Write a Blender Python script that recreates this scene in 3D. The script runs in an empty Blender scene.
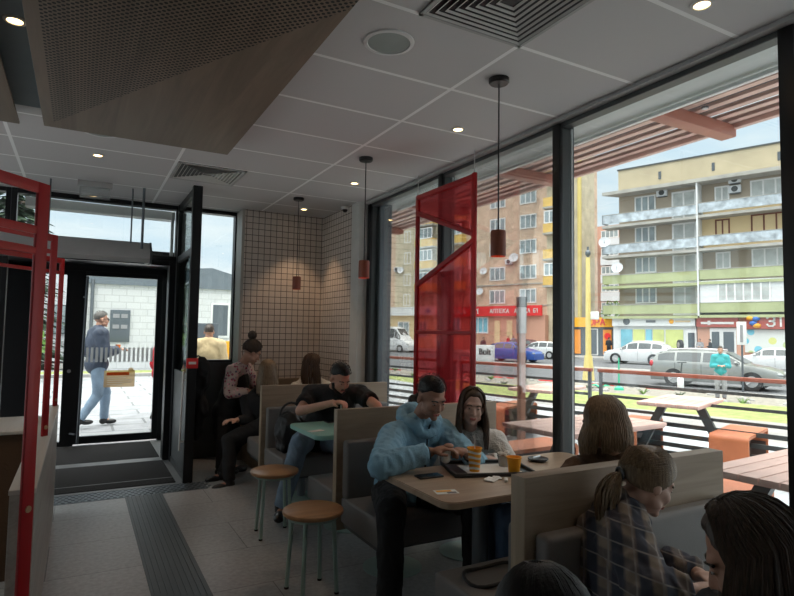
import bpy, bmesh, math, random
from mathutils import Vector, Matrix, noise
random.seed(7)
WORLD = .56; ZENITH = 2.6; SUN = .25; EXPO = 1.18
PI = math.pi
COL = bpy.context.scene.collection
SC = bpy.context.scene

# ------------------------------------------------------------------ camera geometry (metres; x right along the far wall, y depth, z up)
EYE = 1.5
F = 575.0
AX = Vector((0.87587276, 0.04282334, 0.4806382))
AY = Vector((-0.48229233, 0.04564281, 0.87482047))
AZ = Vector((0.01552506, -0.99803953, 0.06063066))
def at(px, py, d):
    v = Vector(((px - 397) * d / F, (py - 298) * d / F, d))
    return Vector((v.dot(AX), v.dot(AY), v.dot(AZ) + EYE))
def onz(px, py, z):
    p = at(px, py, 1.0) - Vector((0, 0, EYE))
    return p * ((z - EYE) / p.z) + Vector((0, 0, EYE))
U = Vector((-.334, .943, 0)).normalized()      # along the street
N = Vector((.943, .334, 0)).normalized()       # across the street, away from us
ST = Matrix(((N.x, U.x, 0, 0), (N.y, U.y, 0, 0), (0, 0, 1, 0), (0, 0, 0, 1)))   # street frame: x=across, y=along
def S(a, b, z=0.0): return U * a + N * b + Vector((0, 0, z))
STREET = -0.5

# ------------------------------------------------------------------ materials
M = {}
def mat(name, col, rough=.6, metal=0, spec=.5, emit=None, es=0, bump=0, bscale=60, vary=0, vscale=6, trans=0, coat=0):
    m = bpy.data.materials.new(name); m.use_nodes = True
    nt = m.node_tree; b = nt.nodes['Principled BSDF']
    b.inputs['Base Color'].default_value = (*col, 1); b.inputs['Roughness'].default_value = rough
    b.inputs['Metallic'].default_value = metal; b.inputs['Specular IOR Level'].default_value = spec
    b.inputs['Coat Weight'].default_value = coat
    if emit: b.inputs['Emission Color'].default_value = (*emit, 1); b.inputs['Emission Strength'].default_value = es
    tc = nt.nodes.new('ShaderNodeTexCoord')
    nz = nt.nodes.new('ShaderNodeTexNoise'); nz.inputs['Scale'].default_value = vscale; nz.inputs['Detail'].default_value = 4
    nt.links.new(tc.outputs['Object'], nz.inputs['Vector'])
    mp = nt.nodes.new('ShaderNodeMapRange')
    v = vary if vary else .06
    mp.inputs['From Min'].default_value = .25; mp.inputs['From Max'].default_value = .75
    mp.inputs['To Min'].default_value = 1 - v; mp.inputs['To Max'].default_value = 1 + v
    nt.links.new(nz.outputs['Fac'], mp.inputs['Value'])
    mx = nt.nodes.new('ShaderNodeVectorMath'); mx.operation = 'SCALE'; mx.inputs[0].default_value = col
    nt.links.new(mp.outputs['Result'], mx.inputs['Scale'])
    nt.links.new(mx.outputs['Vector'], b.inputs['Base Color'])
    if bump:
        n2 = nt.nodes.new('ShaderNodeTexNoise'); n2.inputs['Scale'].default_value = bscale; n2.inputs['Detail'].default_value = 5
        nt.links.new(tc.outputs['Object'], n2.inputs['Vector'])
        bp = nt.nodes.new('ShaderNodeBump'); bp.inputs['Strength'].default_value = bump; bp.inputs['Distance'].default_value = .01
        nt.links.new(n2.outputs['Fac'], bp.inputs['Height']); nt.links.new(bp.outputs['Normal'], b.inputs['Normal'])
    M[name] = m
    return m
def node(nt, t, **kw):
    n = nt.nodes.new(t)
    for k, v in kw.items():
        if k.startswith('_'): setattr(n, k[1:], v)
        else: n.inputs[k.replace('__', ' ')].default_value = v
    return n
def ramp(nt, fac, stops):
    r = nt.nodes.new('ShaderNodeValToRGB'); e = r.color_ramp.elements
    while len(e) < len(stops): e.new(.5)
    for i, (p, c) in enumerate(stops): e[i].position = p; e[i].color = (*c, 1)
    nt.links.new(fac, r.inputs['Fac']); return r.outputs['Color']
def wood(name, c0, c1, axis=0, rough=.5, sc=1.0, coord='Object', fine=1.0):
    m = mat(name, c0, rough); nt = m.node_tree; b = nt.nodes['Principled BSDF']
    tc = node(nt, 'ShaderNodeTexCoord'); mp = node(nt, 'ShaderNodeMapping')
    s = [18 * sc] * 3; s[axis] = 1.2 * sc; mp.inputs['Scale'].default_value = s
    nt.links.new(tc.outputs[coord], mp.inputs['Vector'])
    nz = node(nt, 'ShaderNodeTexNoise', Scale=1.0, Detail=8.0, Roughness=.65, Distortion=1.2)
    nt.links.new(mp.outputs['Vector'], nz.inputs['Vector'])
    col = ramp(nt, nz.outputs['Fac'], [(.3, c0), (.5, tuple((a + d) / 2 for a, d in zip(c0, c1))), (.7, c1)])
    nt.links.new(col, b.inputs['Base Color'])
    bp = node(nt, 'ShaderNodeBump', Strength=.12, Distance=.004); nt.links.new(nz.outputs['Fac'], bp.inputs['Height']); nt.links.new(bp.outputs['Normal'], b.inputs['Normal'])
    return m
def brick(name, c, c2, mortar, w, h, ms, rough=.4, axes=('X', 'Z'), offset=.5, coord='Object', bump=.3, extra=0, shift=(0, 0)):
    m = mat(name, c, rough); nt = m.node_tree; b = nt.nodes['Principled BSDF']
    tc = node(nt, 'ShaderNodeTexCoord'); sp = node(nt, 'ShaderNodeSeparateXYZ'); cb = node(nt, 'ShaderNodeCombineXYZ')
    nt.links.new(tc.outputs[coord], sp.inputs[0]); nt.links.new(sp.outputs[axes[0]], cb.inputs[0]); nt.links.new(sp.outputs[axes[1]], cb.inputs[1])
    ad = node(nt, 'ShaderNodeVectorMath', _operation='ADD'); ad.inputs[1].default_value = (shift[0], shift[1], 0)
    nt.links.new(cb.outputs[0], ad.inputs[0])
    br = node(nt, 'ShaderNodeTexBrick', _offset=offset, Scale=1.0, Color1=(*c, 1), Color2=(*c2, 1), Mortar=(*mortar, 1))
    br.inputs['Mortar Size'].default_value = ms; br.inputs['Brick Width'].default_value = w; br.inputs['Row Height'].default_value = h
    br.inputs['Mortar Smooth'].default_value = .1
    nt.links.new(ad.outputs[0], br.inputs['Vector'])
    out = br.outputs['Color']
    if extra:
        nz = node(nt, 'ShaderNodeTexNoise', Scale=extra, Detail=6.0); nt.links.new(tc.outputs[coord], nz.inputs['Vector'])
        mr = node(nt, 'ShaderNodeMapRange'); mr.inputs['From Min'].default_value = .3; mr.inputs['From Max'].default_value = .7; mr.inputs['To Min'].default_value = .8; mr.inputs['To Max'].default_value = 1.15
        nt.links.new(nz.outputs['Fac'], mr.inputs['Value'])
        vm = node(nt, 'ShaderNodeVectorMath', _operation='SCALE'); nt.links.new(out, vm.inputs[0]); nt.links.new(mr.outputs[0], vm.inputs['Scale']); out = vm.outputs[0]
    nt.links.new(out, b.inputs['Base Color'])
    if bump:
        bp = node(nt, 'ShaderNodeBump', Strength=bump, Distance=.003, _invert=True); nt.links.new(br.outputs['Fac'], bp.inputs['Height']); nt.links.new(bp.outputs['Normal'], b.inputs['Normal'])
    return m
def glassy(name, tint=(1, 1, 1), refl=.06, opacity=0, dcol=(.5, .5, .5), rough=0.0):
    m = bpy.data.materials.new(name); m.use_nodes = True; nt = m.node_tree; nt.nodes.clear()
    o = node(nt, 'ShaderNodeOutputMaterial'); t = node(nt, 'ShaderNodeBsdfTransparent', Color=(*tint, 1)); g = node(nt, 'ShaderNodeBsdfGlossy', Roughness=rough)
    lw = node(nt, 'ShaderNodeLayerWeight', Blend=.25)
    mr = node(nt, 'ShaderNodeMapRange'); mr.inputs['To Min'].default_value = refl; mr.inputs['To Max'].default_value = .6
    nt.links.new(lw.outputs['Fresnel'], mr.inputs['Value'])
    x = node(nt, 'ShaderNodeMixShader'); nt.links.new(mr.outputs[0], x.inputs[0]); nt.links.new(t.outputs[0], x.inputs[1]); nt.links.new(g.outputs[0], x.inputs[2])
    out = x.outputs[0]
    if opacity:
        d = node(nt, 'ShaderNodeBsdfDiffuse', Color=(*dcol, 1)); tl = node(nt, 'ShaderNodeBsdfTranslucent', Color=(*dcol, 1)); y = node(nt, 'ShaderNodeMixShader'); y.inputs[0].default_value = .5
        nt.links.new(d.outputs[0], y.inputs[1]); nt.links.new(tl.outputs[0], y.inputs[2])
        z = node(nt, 'ShaderNodeMixShader'); z.inputs[0].default_value = opacity
        nt.links.new(out, z.inputs[1]); nt.links.new(y.outputs[0], z.inputs[2]); out = z.outputs[0]
    nt.links.new(out, o.inputs[0]); M[name] = m; return m

mat('black_metal', (.012, .013, .015), .4, .3)
mat('dark_metal', (.085, .093, .095), .45, .4)
mat('grey_metal', (.16, .18, .2), .4, .6)
mat('silver', (.55, .56, .58), .3, .9)
mat('white_metal', (.75, .75, .75), .4)
mat('grey_paint', (.42, .42, .42), .6)
mat('wall_paint', (.62, .62, .6), .7)
mat('red_metal', (.36, .008, .012), .38, .1)
mat('mint_metal', (.36, .5, .46), .4, .2)
mat('teal_top', (.27, .56, .5), .3)
mat('vinyl', (.17, .16, .155), .55, bump=.15, bscale=300)
mat('vinyl_piping', (.13, .13, .13), .5)
mat('terracotta', (.3, .085, .05), .45)
mat('lamp_glow', (1, .3, .12), .5, emit=(1, .16, .03), es=1.6)
mat('downlight_glow', (1, .85, .6), .5, emit=(1, .66, .3), es=5)
mat('speaker_cloth', (.36, .4, .38), .8, bump=.3, bscale=900)
mat('rubber', (.015, .015, .015), .8)
mat('paper', (.75, .75, .73), .8)
mat('plastic_white', (.78, .78, .76), .4)
mat('plastic_black', (.012, .012, .014), .3)
mat('screen_black', (.01, .012, .018), .08, spec=.8)
mat('yellow_cup', (.85, .36, .01), .5)
mat('orange', (.8, .2, .01), .5)
mat('skin', (.5, .27, .19), .55, vary=.08, vscale=30)
mat('skin_pale', (.6, .38, .3), .55, vary=.06, vscale=30)
mat('skin_dark', (.36, .19, .13), .55, vary=.08, vscale=30)
mat('lip', (.42, .13, .11), .45)
mat('eye_white', (.33, .28, .25), .3)
mat('iris', (.03, .02, .015), .15)
mat('tile_edge', (.45, .43, .4), .5)
mat('door_mat', (.022, .02, .02), .95, bump=1.0, bscale=250)
mat('threshold', (.2, .2, .2), .45, .5)
mat('asphalt', (.12, .125, .135), .9, bump=.3, bscale=40, vary=.12, vscale=.7)
mat('kerb_stone', (.36, .35, .34), .85)
mat('grass', (.27, .31, .11), .95, bump=.8, bscale=30, vary=.35, vscale=5)
mat('gravel', (.27, .25, .215), .95, bump=1, bscale=14, vary=.3, vscale=7)
mat('concrete', (.3, .29, .28), .85, bump=.2, bscale=20, vary=.15, vscale=2)
mat('outdoor_orange', (.5, .16, .07), .5, vary=.15, vscale=5)
mat('outdoor_dark', (.07, .045, .04), .6)
mat('post_brown', (.33, .15, .1), .6)
mat('aluminium', (.5, .52, .53), .4, .2)
mat('rail_wood', (.3, .085, .05), .5)
mat('beam', (.42, .16, .11), .5)
glassy('roof_sheet', (.3, .31, .32), .02, .9, (.12, .125, .13))
mat('soffit', (.5, .54, .53), .6)
mat('car_white', (.72, .73, .74), .3, coat=.6)
mat('car_silver', (.3, .31, .3), .3, .4, coat=.6)
mat('car_blue', (.02, .08, .36), .3, coat=.6)
mat('car_maroon', (.12, .03, .035), .4, coat=.3)
mat('car_glass', (.05, .06, .065), .1, spec=.8)
mat('tyre', (.03, .03, .032), .8)
mat('rim', (.55, .55, .56), .3, .7)
mat('tail_red', (.55, .02, .03), .3)
mat('lamp_clear', (.3, .32, .32), .1)
mat('bark', (.09, .065, .05), .9)
mat('conifer', (.045, .085, .045), .8, vary=.4, vscale=3)
mat('leaf', (.12, .22, .05), .8, vary=.4, vscale=4)
mat('far_white', (.7, .72, .75), .7)
mat('far_roof', (.16, .19, .22), .6, .3)
mat('window_frame', (.8, .8, .8), .5)
mat('window_brown', (.17, .05, .03), .5)
mat('window_pane', (.3, .36, .38), .15, spec=.7, vary=.35, vscale=.9)
mat('curtain_pane', (.5, .53, .52), .3, vary=.25, vscale=1.2)
mat('plaster_tan', (.5, .43, .3), .9, vary=.12, vscale=.6)
mat('plaster_brown', (.4, .34, .27), .9, vary=.12, vscale=.6)
mat('plaster_cream', (.72, .56, .33), .9, vary=.05, vscale=.6)
mat('plaster_pink', (.6, .33, .24), .9, vary=.05, vscale=.6)
mat('balcony_white', (.47, .53, .58), .8, vary=.5, vscale=1.7)
mat('balcony_green', (.42, .46, .25), .8, vary=.15, vscale=.8)
mat('balcony_yellow', (.72, .48, .14), .8, vary=.15, vscale=2)
mat('slab', (.42, .41, .38), .9, vary=.2, vscale=1)
mat('sign_red', (.75, .03, .03), .5)
mat('sign_darkred', (.42, .09, .07), .5)
mat('sign_orange', (.9, .42, .02), .5)
mat('sign_white', (.75, .77, .78), .5)
mat('sign_blue', (.03, .14, .5), .5)
mat('shop_yellow', (.62, .68, .25), .5, vary=.2, vscale=1)
mat('shop_blue', (.2, .5, .62), .5, vary=.2, vscale=1)
mat('shop_orange', (.8, .3, .05), .5)
mat('shop_dark', (.1, .12, .14), .2)
mat('yellow_pole', (.72, .58, .2), .5)
mat('green_plastic', (.05, .5, .3), .4)
mat('cyan_cloth', (.03, .36, .4), .7)
mat('jacket_navy', (.035, .05, .085), .6)
mat('jeans', (.2, .28, .38), .85, bump=.3, bscale=200, vary=.25, vscale=7)
mat('jeans_dark', (.06, .1, .17), .85, bump=.3, bscale=200, vary=.2, vscale=7)
mat('black_cloth', (.012, .012, .014), .85, bump=.2, bscale=120)
mat('dark_cloth', (.02, .022, .028), .85, bump=.2, bscale=120)
mat('hoodie_blue', (.26, .46, .6), .92, bump=.35, bscale=160, vary=.12, vscale=8)
mat('hoodie_dark', (.03, .045, .06), .9)
mat('cream_knit', (.78, .76, .72), .95, bump=1, bscale=110)
mat('brown_cloth', (.1, .055, .03), .9, bump=.4, bscale=90)
mat('red_cloth', (.5, .015, .03), .8)
mat('grey_cloth', (.3, .3, .32), .9)
mat('bag_black', (.014, .014, .015), .5, bump=.5, bscale=20)
mat('ice', (.8, .8, .8), .6)
mat('tray_dark', (.03, .032, .035), .4)
mat('cork', (.45, .3, .17), .8)
glassy('glass', (.93, .96, .95), .03)
glassy('glass_dark', (.6, .66, .66), .05)
glassy('clear_plastic', (.9, .93, .93), .1, .25, (.7, .7, .7))
glassy('red_mesh', (.95, .45, .47), .01, .12, (.6, .05, .07)); glassy('sticker', (.95, .85, .7), .02, .5, (.75, .6, .42)); glassy('sticker_orange', (.95, .5, .3), .02, .6, (.85, .2, .05))
glassy('frost', (.8, .8, .8), .02, .75, (.75, .75, .75))
wood('oak', (.25, .185, .13), (.37, .285, .205), 0, .5)
wood('oak_y', (.3, .235, .17), (.42, .34, .25), 1, .5)
wood('oak_z', (.3, .225, .15), (.42, .32, .22), 2, .5)
wood('table_oak', (.33, .235, .165), (.46, .35, .25), 0, .35)
wood('stool_oak', (.3, .15, .065), (.5, .28, .13), 0, .35, .7)
wood('counter_white', (.5, .47, .43), (.6, .56, .5), 1, .35)
wood('side_oak', (.3, .275, .24), (.45, .415, .37), 1, .45)
wood('ceiling_wood', (.145, .108, .082), (.23, .172, .128), 1, .6, .45)
brick('tiles_x', (.66, .58, .53), (.72, .64, .59), (.13, .11, .1), .0735, .0735, .0038, .25, ('X', 'Z'), 0)
brick('tiles_y', (.66, .58, .53), (.72, .64, .59), (.13, .11, .1), .0735, .0735, .0038, .25, ('Y', 'Z'), 0)
brick('floor_tile', (.33, .333, .34), (.37, .375, .38), (.14, .14, .14), 1.2, .6, .003, .38, ('X', 'Y'), .35, extra=35, bump=.1, shift=(.12, .14))
brick('paving', (.3, .31, .33), (.35, .36, .38), (.17, .18, .19), 1.0, .6, .02, .8, ('X', 'Y'), .5, extra=3)
brick('terrace_floor', (.42, .45, .48), (.48, .51, .54), (.34, .36, .38), 2.4, .14, .006, .35, ('X', 'Y'), .5, extra=2)
brick('white_brick', (.6, .61, .62), (.64, .65, .66), (.48, .49, .5), .5, .25, .015, .8, ('X', 'Z'), .5)
brick('brick_pink', (.66, .45, .33), (.72, .52, .38), (.6, .48, .37), .5, .16, .02, .9, ('Y', 'Z'), .5, extra=1.2)
brick('brick_tan', (.62, .55, .4), (.66, .59, .44), (.55, .49, .36), .5, .16, .02, .9, ('Y', 'Z'), .5, extra=.9)
mat('slats_pink', (.7, .47, .41), .5, vary=.15, vscale=4)
def hairmat(name, c0, c1):
    m = mat(name, c0, .45); nt = m.node_tree; b = nt.nodes['Principled BSDF']
    tc = node(nt, 'ShaderNodeTexCoord'); mp = node(nt, 'ShaderNodeMapping'); mp.inputs['Scale'].default_value = (160, 160, 9)
    nt.links.new(tc.outputs['Object'], mp.inputs[0]); nz = node(nt, 'ShaderNodeTexNoise', Scale=1.0, Detail=3.0); nt.links.new(mp.outputs[0], nz.inputs[0])
    nt.links.new(ramp(nt, nz.outputs['Fac'], [(.3, c0), (.7, c1)]), b.inputs['Base Color'])
    bp = node(nt, 'ShaderNodeBump', Strength=.5, Distance=.003); nt.links.new(nz.outputs['Fac'], bp.inputs['Height']); nt.links.new(bp.outputs['Normal'], b.inputs['Normal'])
hairmat('hair_black', (.004, .004, .004), (.012, .01, .01))
hairmat('hair_dark', (.03, .018, .012), (.085, .053, .036))
hairmat('hair_brown', (.05, .028, .018), (.13, .075, .045))
hairmat('hair_light', (.11, .07, .04), (.26, .175, .1))
hairmat('hair_blonde', (.12, .075, .04), (.3, .2, .115))
hairmat('hair_grey', (.06, .055, .05), (.16, .15, .14))
def plaid():
    m = mat('plaid', (.1, .1, .1), .9); nt = m.node_tree; b = nt.nodes['Principled BSDF']
    tc = node(nt, 'ShaderNodeTexCoord'); sp = node(nt, 'ShaderNodeSeparateXYZ'); nt.links.new(tc.outputs['Object'], sp.inputs[0])
    def wave(src, f, ph, lo, hi):
        a = node(nt, 'ShaderNodeMath', _operation='MULTIPLY'); nt.links.new(src, a.inputs[0]); a.inputs[1].default_value = f
        a2 = node(nt, 'ShaderNodeMath', _operation='ADD'); nt.links.new(a.outputs[0], a2.inputs[0]); a2.inputs[1].default_value = ph
        s = node(nt, 'ShaderNodeMath', _operation='SINE'); nt.links.new(a2.outputs[0], s.inputs[0])
        r = node(nt, 'ShaderNodeMapRange'); r.inputs['From Min'].default_value = lo; r.inputs['From Max'].default_value = hi; nt.links.new(s.outputs[0], r.inputs[0]); return r.outputs[0]
    def mixc(fac, A, B):
        x = node(nt, 'ShaderNodeMix', _data_type='RGBA'); nt.links.new(fac, x.inputs[0])
        for v, i in ((A, 6), (B, 7)):
            if isinstance(v, tuple): x.inputs[i].default_value = (*v, 1)
            else: nt.links.new(v, x.inputs[i])
        return x.outputs[2]
    xy = node(nt, 'ShaderNodeMath', _operation='SUBTRACT'); nt.links.new(sp.outputs['X'], xy.inputs[0]); nt.links.new(sp.outputs['Y'], xy.inputs[1])
    zz = node(nt, 'ShaderNodeMath', _operation='ADD'); nt.links.new(sp.outputs['Z'], zz.inputs[0])
    hz = node(nt, 'ShaderNodeMath', _operation='MULTIPLY'); nt.links.new(sp.outputs['X'], hz.inputs[0]); hz.inputs[1].default_value = .35; nt.links.new(hz.outputs[0], zz.inputs[1])
    c = mixc(wave(xy.outputs[0], 62, 0, -.3, .4), (.24, .19, .15), (.05, .055, .075))
    c2 = mixc(wave(zz.outputs[0], 95, 1, -.3, .4), c, (.05, .05, .07))
    half = node(nt, 'ShaderNodeMix', _data_type='RGBA'); half.inputs[0].default_value = .55; nt.links.new(c, half.inputs[6]); nt.links.new(c2, half.inputs[7])
    c3 = mixc(wave(zz.outputs[0], 95, 2.6, .95, .995), half.outputs[2], (.27, .25, .24))
    c4 = mixc(wave(xy.outputs[0], 62, 2.2, .95, .995), c3, (.26, .23, .22))
    nt.links.new(c4, b.inputs['Base Color'])
plaid()
def dots(name, base, cols, scale, th):
    m = mat(name, base, .8); nt = m.node_tree; b = nt.nodes['Principled BSDF']
    tc = node(nt, 'ShaderNodeTexCoord'); v = node(nt, 'ShaderNodeTexVoronoi', Scale=scale); nt.links.new(tc.outputs['Object'], v.inputs['Vector'])
    lt = node(nt, 'ShaderNodeMath', _operation='LESS_THAN'); lt.inputs[1].default_value = th; nt.links.new(v.outputs['Distance'], lt.inputs[0])
    sp = node(nt, 'ShaderNodeSeparateXYZ'); nt.links.new(v.outputs['Color'], sp.inputs[0])
    c = ramp(nt, sp.outputs[0], cols)
    x = node(nt, 'ShaderNodeMix', _data_type='RGBA'); x.inputs[6].default_value = (*base, 1); nt.links.new(lt.outputs[0], x.inputs[0]); nt.links.new(c, x.inputs[7]); nt.links.new(x.outputs[2], b.inputs['Base Color'])
dots('floral', (.5, .38, .34), [(.2, (.35, .04, .09)), (.5, (.04, .05, .1)), (.8, (.7, .35, .4))], 34, .42)
def ceiling_mat():
    m = brick('ceiling_tiles', (.6, .585, .59), (.62, .605, .61), (.95, .95, .95), 1.2, .6, .013, .85, ('X', 'Y'), 0, bump=0, shift=(.53, .22))
ceiling_mat()
def perf():
    # pale wood sheet drilled with staggered holes up to a slanted line
    m = M['perforated'] = M['ceiling_wood'].copy(); m.name = 'perforated'; nt = m.node_tree; b = nt.nodes['Principled BSDF']
    src = b.inputs['Base Color'].links[0].from_socket
    tc = node(nt, 'ShaderNodeTexCoord'); sp = node(nt, 'ShaderNodeSeparateXYZ'); nt.links.new(tc.outputs['Object'], sp.inputs[0])
    def mth(op, a, b_=None):
        n = node(nt, 'ShaderNodeMath', _operation=op)
        for i, v in ((0, a), (1, b_)):
            if v is None: continue
            if isinstance(v, (int, float)): n.inputs[i].default_value = v
            else: nt.links.new(v, n.inputs[i])
        return n.outputs[0]
    P_ = .034
    x = mth('DIVIDE', sp.outputs['X'], P_); y = mth('DIVIDE', sp.outputs['Y'], P_ * .5)
    row = mth('FLOOR', y); odd = mth('MULTIPLY', mth('MODULO', mth('ADD', row, 1000), 2), .5)
    fx = mth('SUBTRACT', mth('FRACT', mth('ADD', x, mth('ADD', odd, 100))), .5); fy = mth('MULTIPLY', mth('SUBTRACT', mth('FRACT', y), .5), .5)
    d = mth('SQRT', mth('ADD', mth('MULTIPLY', fx, fx), mth('MULTIPLY', fy, fy)))
    hole = mth('LESS_THAN', d, .24)
    # drilled zone: left and near side of the slanted line
    lim = mth('LESS_THAN', mth('ADD', sp.outputs['Y'], mth('MULTIPLY', sp.outputs['X'], PERF_K)), PERF_C)
    lim2 = mth('GREATER_THAN', sp.outputs['X'], PERF_L)
    f = mth('MULTIPLY', hole, mth('MULTIPLY', lim, lim2))
    mx = node(nt, 'ShaderNodeMix', _data_type='RGBA'); nt.links.new(f, mx.inputs[0]); nt.links.new(src, mx.inputs[6]); mx.inputs[7].default_value = (.006, .005, .005, 1)
    nt.links.new(mx.outputs[2], b.inputs['Base Color'])

# ------------------------------------------------------------------ mesh helpers
def bx(bm, x0, x1, y0, y1, z0, z1, bev=0, mtx=None, seg=2):
    r = bmesh.ops.create_cube(bm, size=1)
    vs = r['verts']
    for v in vs: v.co = Vector(((x0 + x1) / 2 + v.co.x * (x1 - x0), (y0 + y1) / 2 + v.co.y * (y1 - y0), (z0 + z1) / 2 + v.co.z * (z1 - z0)))
    if bev:
        es = list({e for v in vs for e in v.link_edges})
        r2 = bmesh.ops.bevel(bm, geom=es, offset=bev, segments=seg, affect='EDGES', profile=.5)
        vs = list({v for f in r2['faces'] for v in f.verts} | {v for v in vs if v.is_valid})
    if mtx is not None:
        for v in vs: v.co = mtx @ v.co
    return bm
def rotto(d):
    return Vector(d).to_track_quat('Z', 'Y').to_matrix().to_4x4()
def cyl(bm, p0, p1, r0, r1=None, seg=16, cap=True):
    p0 = Vector(p0); p1 = Vector(p1); r1 = r0 if r1 is None else r1; d = p1 - p0
    if d.length < 1e-6: return bm
    d.normalize(); e1 = d.orthogonal().normalized(); e2 = d.cross(e1); A = []; C = []
    for k in range(seg):
        o = e1 * math.cos(2 * PI * k / seg) + e2 * math.sin(2 * PI * k / seg); A.append(bm.verts.new(p0 + o * r0)); C.append(bm.verts.new(p1 + o * r1))
    for k in range(seg): bm.faces.new((A[k], A[(k + 1) % seg], C[(k + 1) % seg], C[k]))
    bm.faces.new(A[::-1]); bm.faces.new(C); return bm
SPH = {}
def ell(bm, c, r, mtx=None, u=16, v=10):
    if (u, v) not in SPH:
        P = [Vector((0, 0, 1))] + [Vector((math.sin(PI * j / v) * math.cos(2 * PI * i / u), math.sin(PI * j / v) * math.sin(2 * PI * i / u), math.cos(PI * j / v))) for j in range(1, v) for i in range(u)] + [Vector((0, 0, -1))]
        Q = [(0, 1 + i, 1 + (i + 1) % u) for i in range(u)]
        for j in range(v - 2): Q += [(1 + j * u + i, 1 + (j + 1) * u + i, 1 + (j + 1) * u + (i + 1) % u, 1 + j * u + (i + 1) % u) for i in range(u)]
        n = len(P) - 1; Q += [(n, 1 + (v - 2) * u + (i + 1) % u, 1 + (v - 2) * u + i) for i in range(u)]; SPH[(u, v)] = (P, Q)
    P, Q = SPH[(u, v)]; mt = Matrix.Translation(Vector(c)) @ (mtx.to_3x3().to_4x4() if mtx is not None else Matrix()) @ Matrix.Diagonal((r[0], r[1], r[2], 1))
    vs = [bm.verts.new(mt @ p) for p in P]
    for q in Q: bm.faces.new([vs[i] for i in q])
    return bm
def cap(bm, p0, p1, r0, r1=None, seg=12):
    r1 = r0 if r1 is None else r1
    cyl(bm, p0, p1, r0, r1, seg); ell(bm, p0, (r0,) * 3, None, seg, 8); ell(bm, p1, (r1,) * 3, None, seg, 8); return bm
def tube(bm, pts, r, seg=8, closed=False, rf=None):
    pts = [Vector(p) for p in pts]; n = len(pts); rings = []; prev = None
    for i, p in enumerate(pts):
        if closed: t = pts[(i + 1) % n] - pts[i - 1]
        else: t = pts[min(i + 1, n - 1)] - pts[max(i - 1, 0)]
        if t.length < 1e-9: t = Vector((0, 0, 1))
        t.normalize()
        if prev is None: a = t.orthogonal().normalized()
        else:
            a = prev - t * prev.dot(t)
            a = a.normalized() if a.length > 1e-6 else t.orthogonal().normalized()
        prev = a; b = t.cross(a); rr = rf(i / (n - 1)) * r if rf else r
        rings.append([bm.verts.new(p + (a * math.cos(2 * PI * k / seg) + b * math.sin(2 * PI * k / seg)) * rr) for k in range(seg)])
    for i in range(n if closed else n - 1):
        A = rings[i]; B = rings[(i + 1) % n]
        for k in range(seg): bm.faces.new((A[k], A[(k + 1) % seg], B[(k + 1) % seg], B[k]))
    if not closed:
        bm.faces.new(rings[0][::-1]); bm.faces.new(rings[-1])
    return bm
def lathe(bm, prof, c=(0, 0, 0), seg=24):
    c = Vector(c); rings = []
    for r, z in prof:
        if r < 1e-5: rings.append([bm.verts.new(c + Vector((0, 0, z)))])
        else: rings.append([bm.verts.new(c + Vector((r * math.cos(2 * PI * k / seg), r * math.sin(2 * PI * k / seg), z))) for k in range(seg)])
    for A, B in zip(rings, rings[1:]):
        for k in range(seg):
            a, b_, c_, d = A[k % len(A)], A[(k + 1) % len(A)], B[(k + 1) % len(B)], B[k % len(B)]
            vs = []
            for v in (a, b_, c_, d):
                if v not in vs: vs.append(v)
            if len(vs) > 2: bm.faces.new(vs)
    return bm
def poly(bm, pts, h):
    """extrude a planar polygon by vector h"""
    h = Vector(h); A = [bm.verts.new(p) for p in pts]; B = [bm.verts.new(Vector(p) + h) for p in pts]
    bm.faces.new(A); bm.faces.new(B[::-1])
    for i in range(len(A)): bm.faces.new((A[i - 1], A[i], B[i], B[i - 1]))
    bmesh.ops.recalc_face_normals(bm, faces=bm.faces); return bm
def NB(): return bmesh.new()
def obj(name, bm, m, parent=None, smooth=True, kind=None, label=None):
    me = bpy.data.meshes.new(name)
    bmesh.ops.recalc_face_normals(bm, faces=bm.faces)
    bm.to_mesh(me); bm.free()
    if isinstance(m, str): m = M[m]
    me.materials.append(m)
    if smooth:
        for p in me.polygons: p.use_smooth = True
        try: me.set_sharp_from_angle(angle=math.radians(38))
        except Exception: pass
    o = bpy.data.objects.new(name, me); COL.objects.link(o)
    if parent is not None:
        o.parent = parent; o.matrix_parent_inverse = world_of(parent).inverted()
    if kind: o['kind'] = kind
    if label: o['label'] = label
    return o
def world_of(o):
    m = o.matrix_basis.copy()
    if o.parent is not None: m = world_of(o.parent) @ o.matrix_parent_inverse @ m
    return m
def thing(name, label, cat, loc=(0, 0, 0), group=None, rot=None):
    o = bpy.data.objects.new(name, None); o.empty_display_size = .1; COL.objects.link(o); o.location = loc
    if rot is not None: o.rotation_euler = rot
    o['label'] = label; o['category'] = cat
    if group: o['group'] = group
    return o
def tag(o, label, cat, group=None, kind=None):
    o['label'] = label; o['category'] = cat
    if group: o['group'] = group
    if kind: o['kind'] = kind
    return o
def struct(name, bm, m, smooth=False): 
    o = obj(name, bm, m, None, smooth); o['kind'] = 'structure'; return o
def dup(root, mtx, label, group=None):
    """copy of a thing with copies of its parts and sub-parts, moved by mtx"""
    def rec(o, par):
        c = o.copy(); COL.objects.link(c)
        if par is not None: c.parent = par; c.matrix_parent_inverse = o.matrix_parent_inverse.copy()
        for ch in [x for x in bpy.data.objects if x.parent == o]: rec(ch, c)
        return c
    r = rec(root, None); r.matrix_basis = mtx @ root.matrix_basis
    r['label'] = label
    if group: r['group'] = group
    return r
def B(x0, x1, y0, y1, z0, z1, bev=0): return bx(NB(), x0, x1, y0, y1, z0, z1, bev)
def SB(bm, a0, a1, b0, b1, z0, z1, bev=0): return bx(bm, b0, b1, a0, a1, z0, z1, bev)   # street frame box (object then gets ST)
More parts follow.
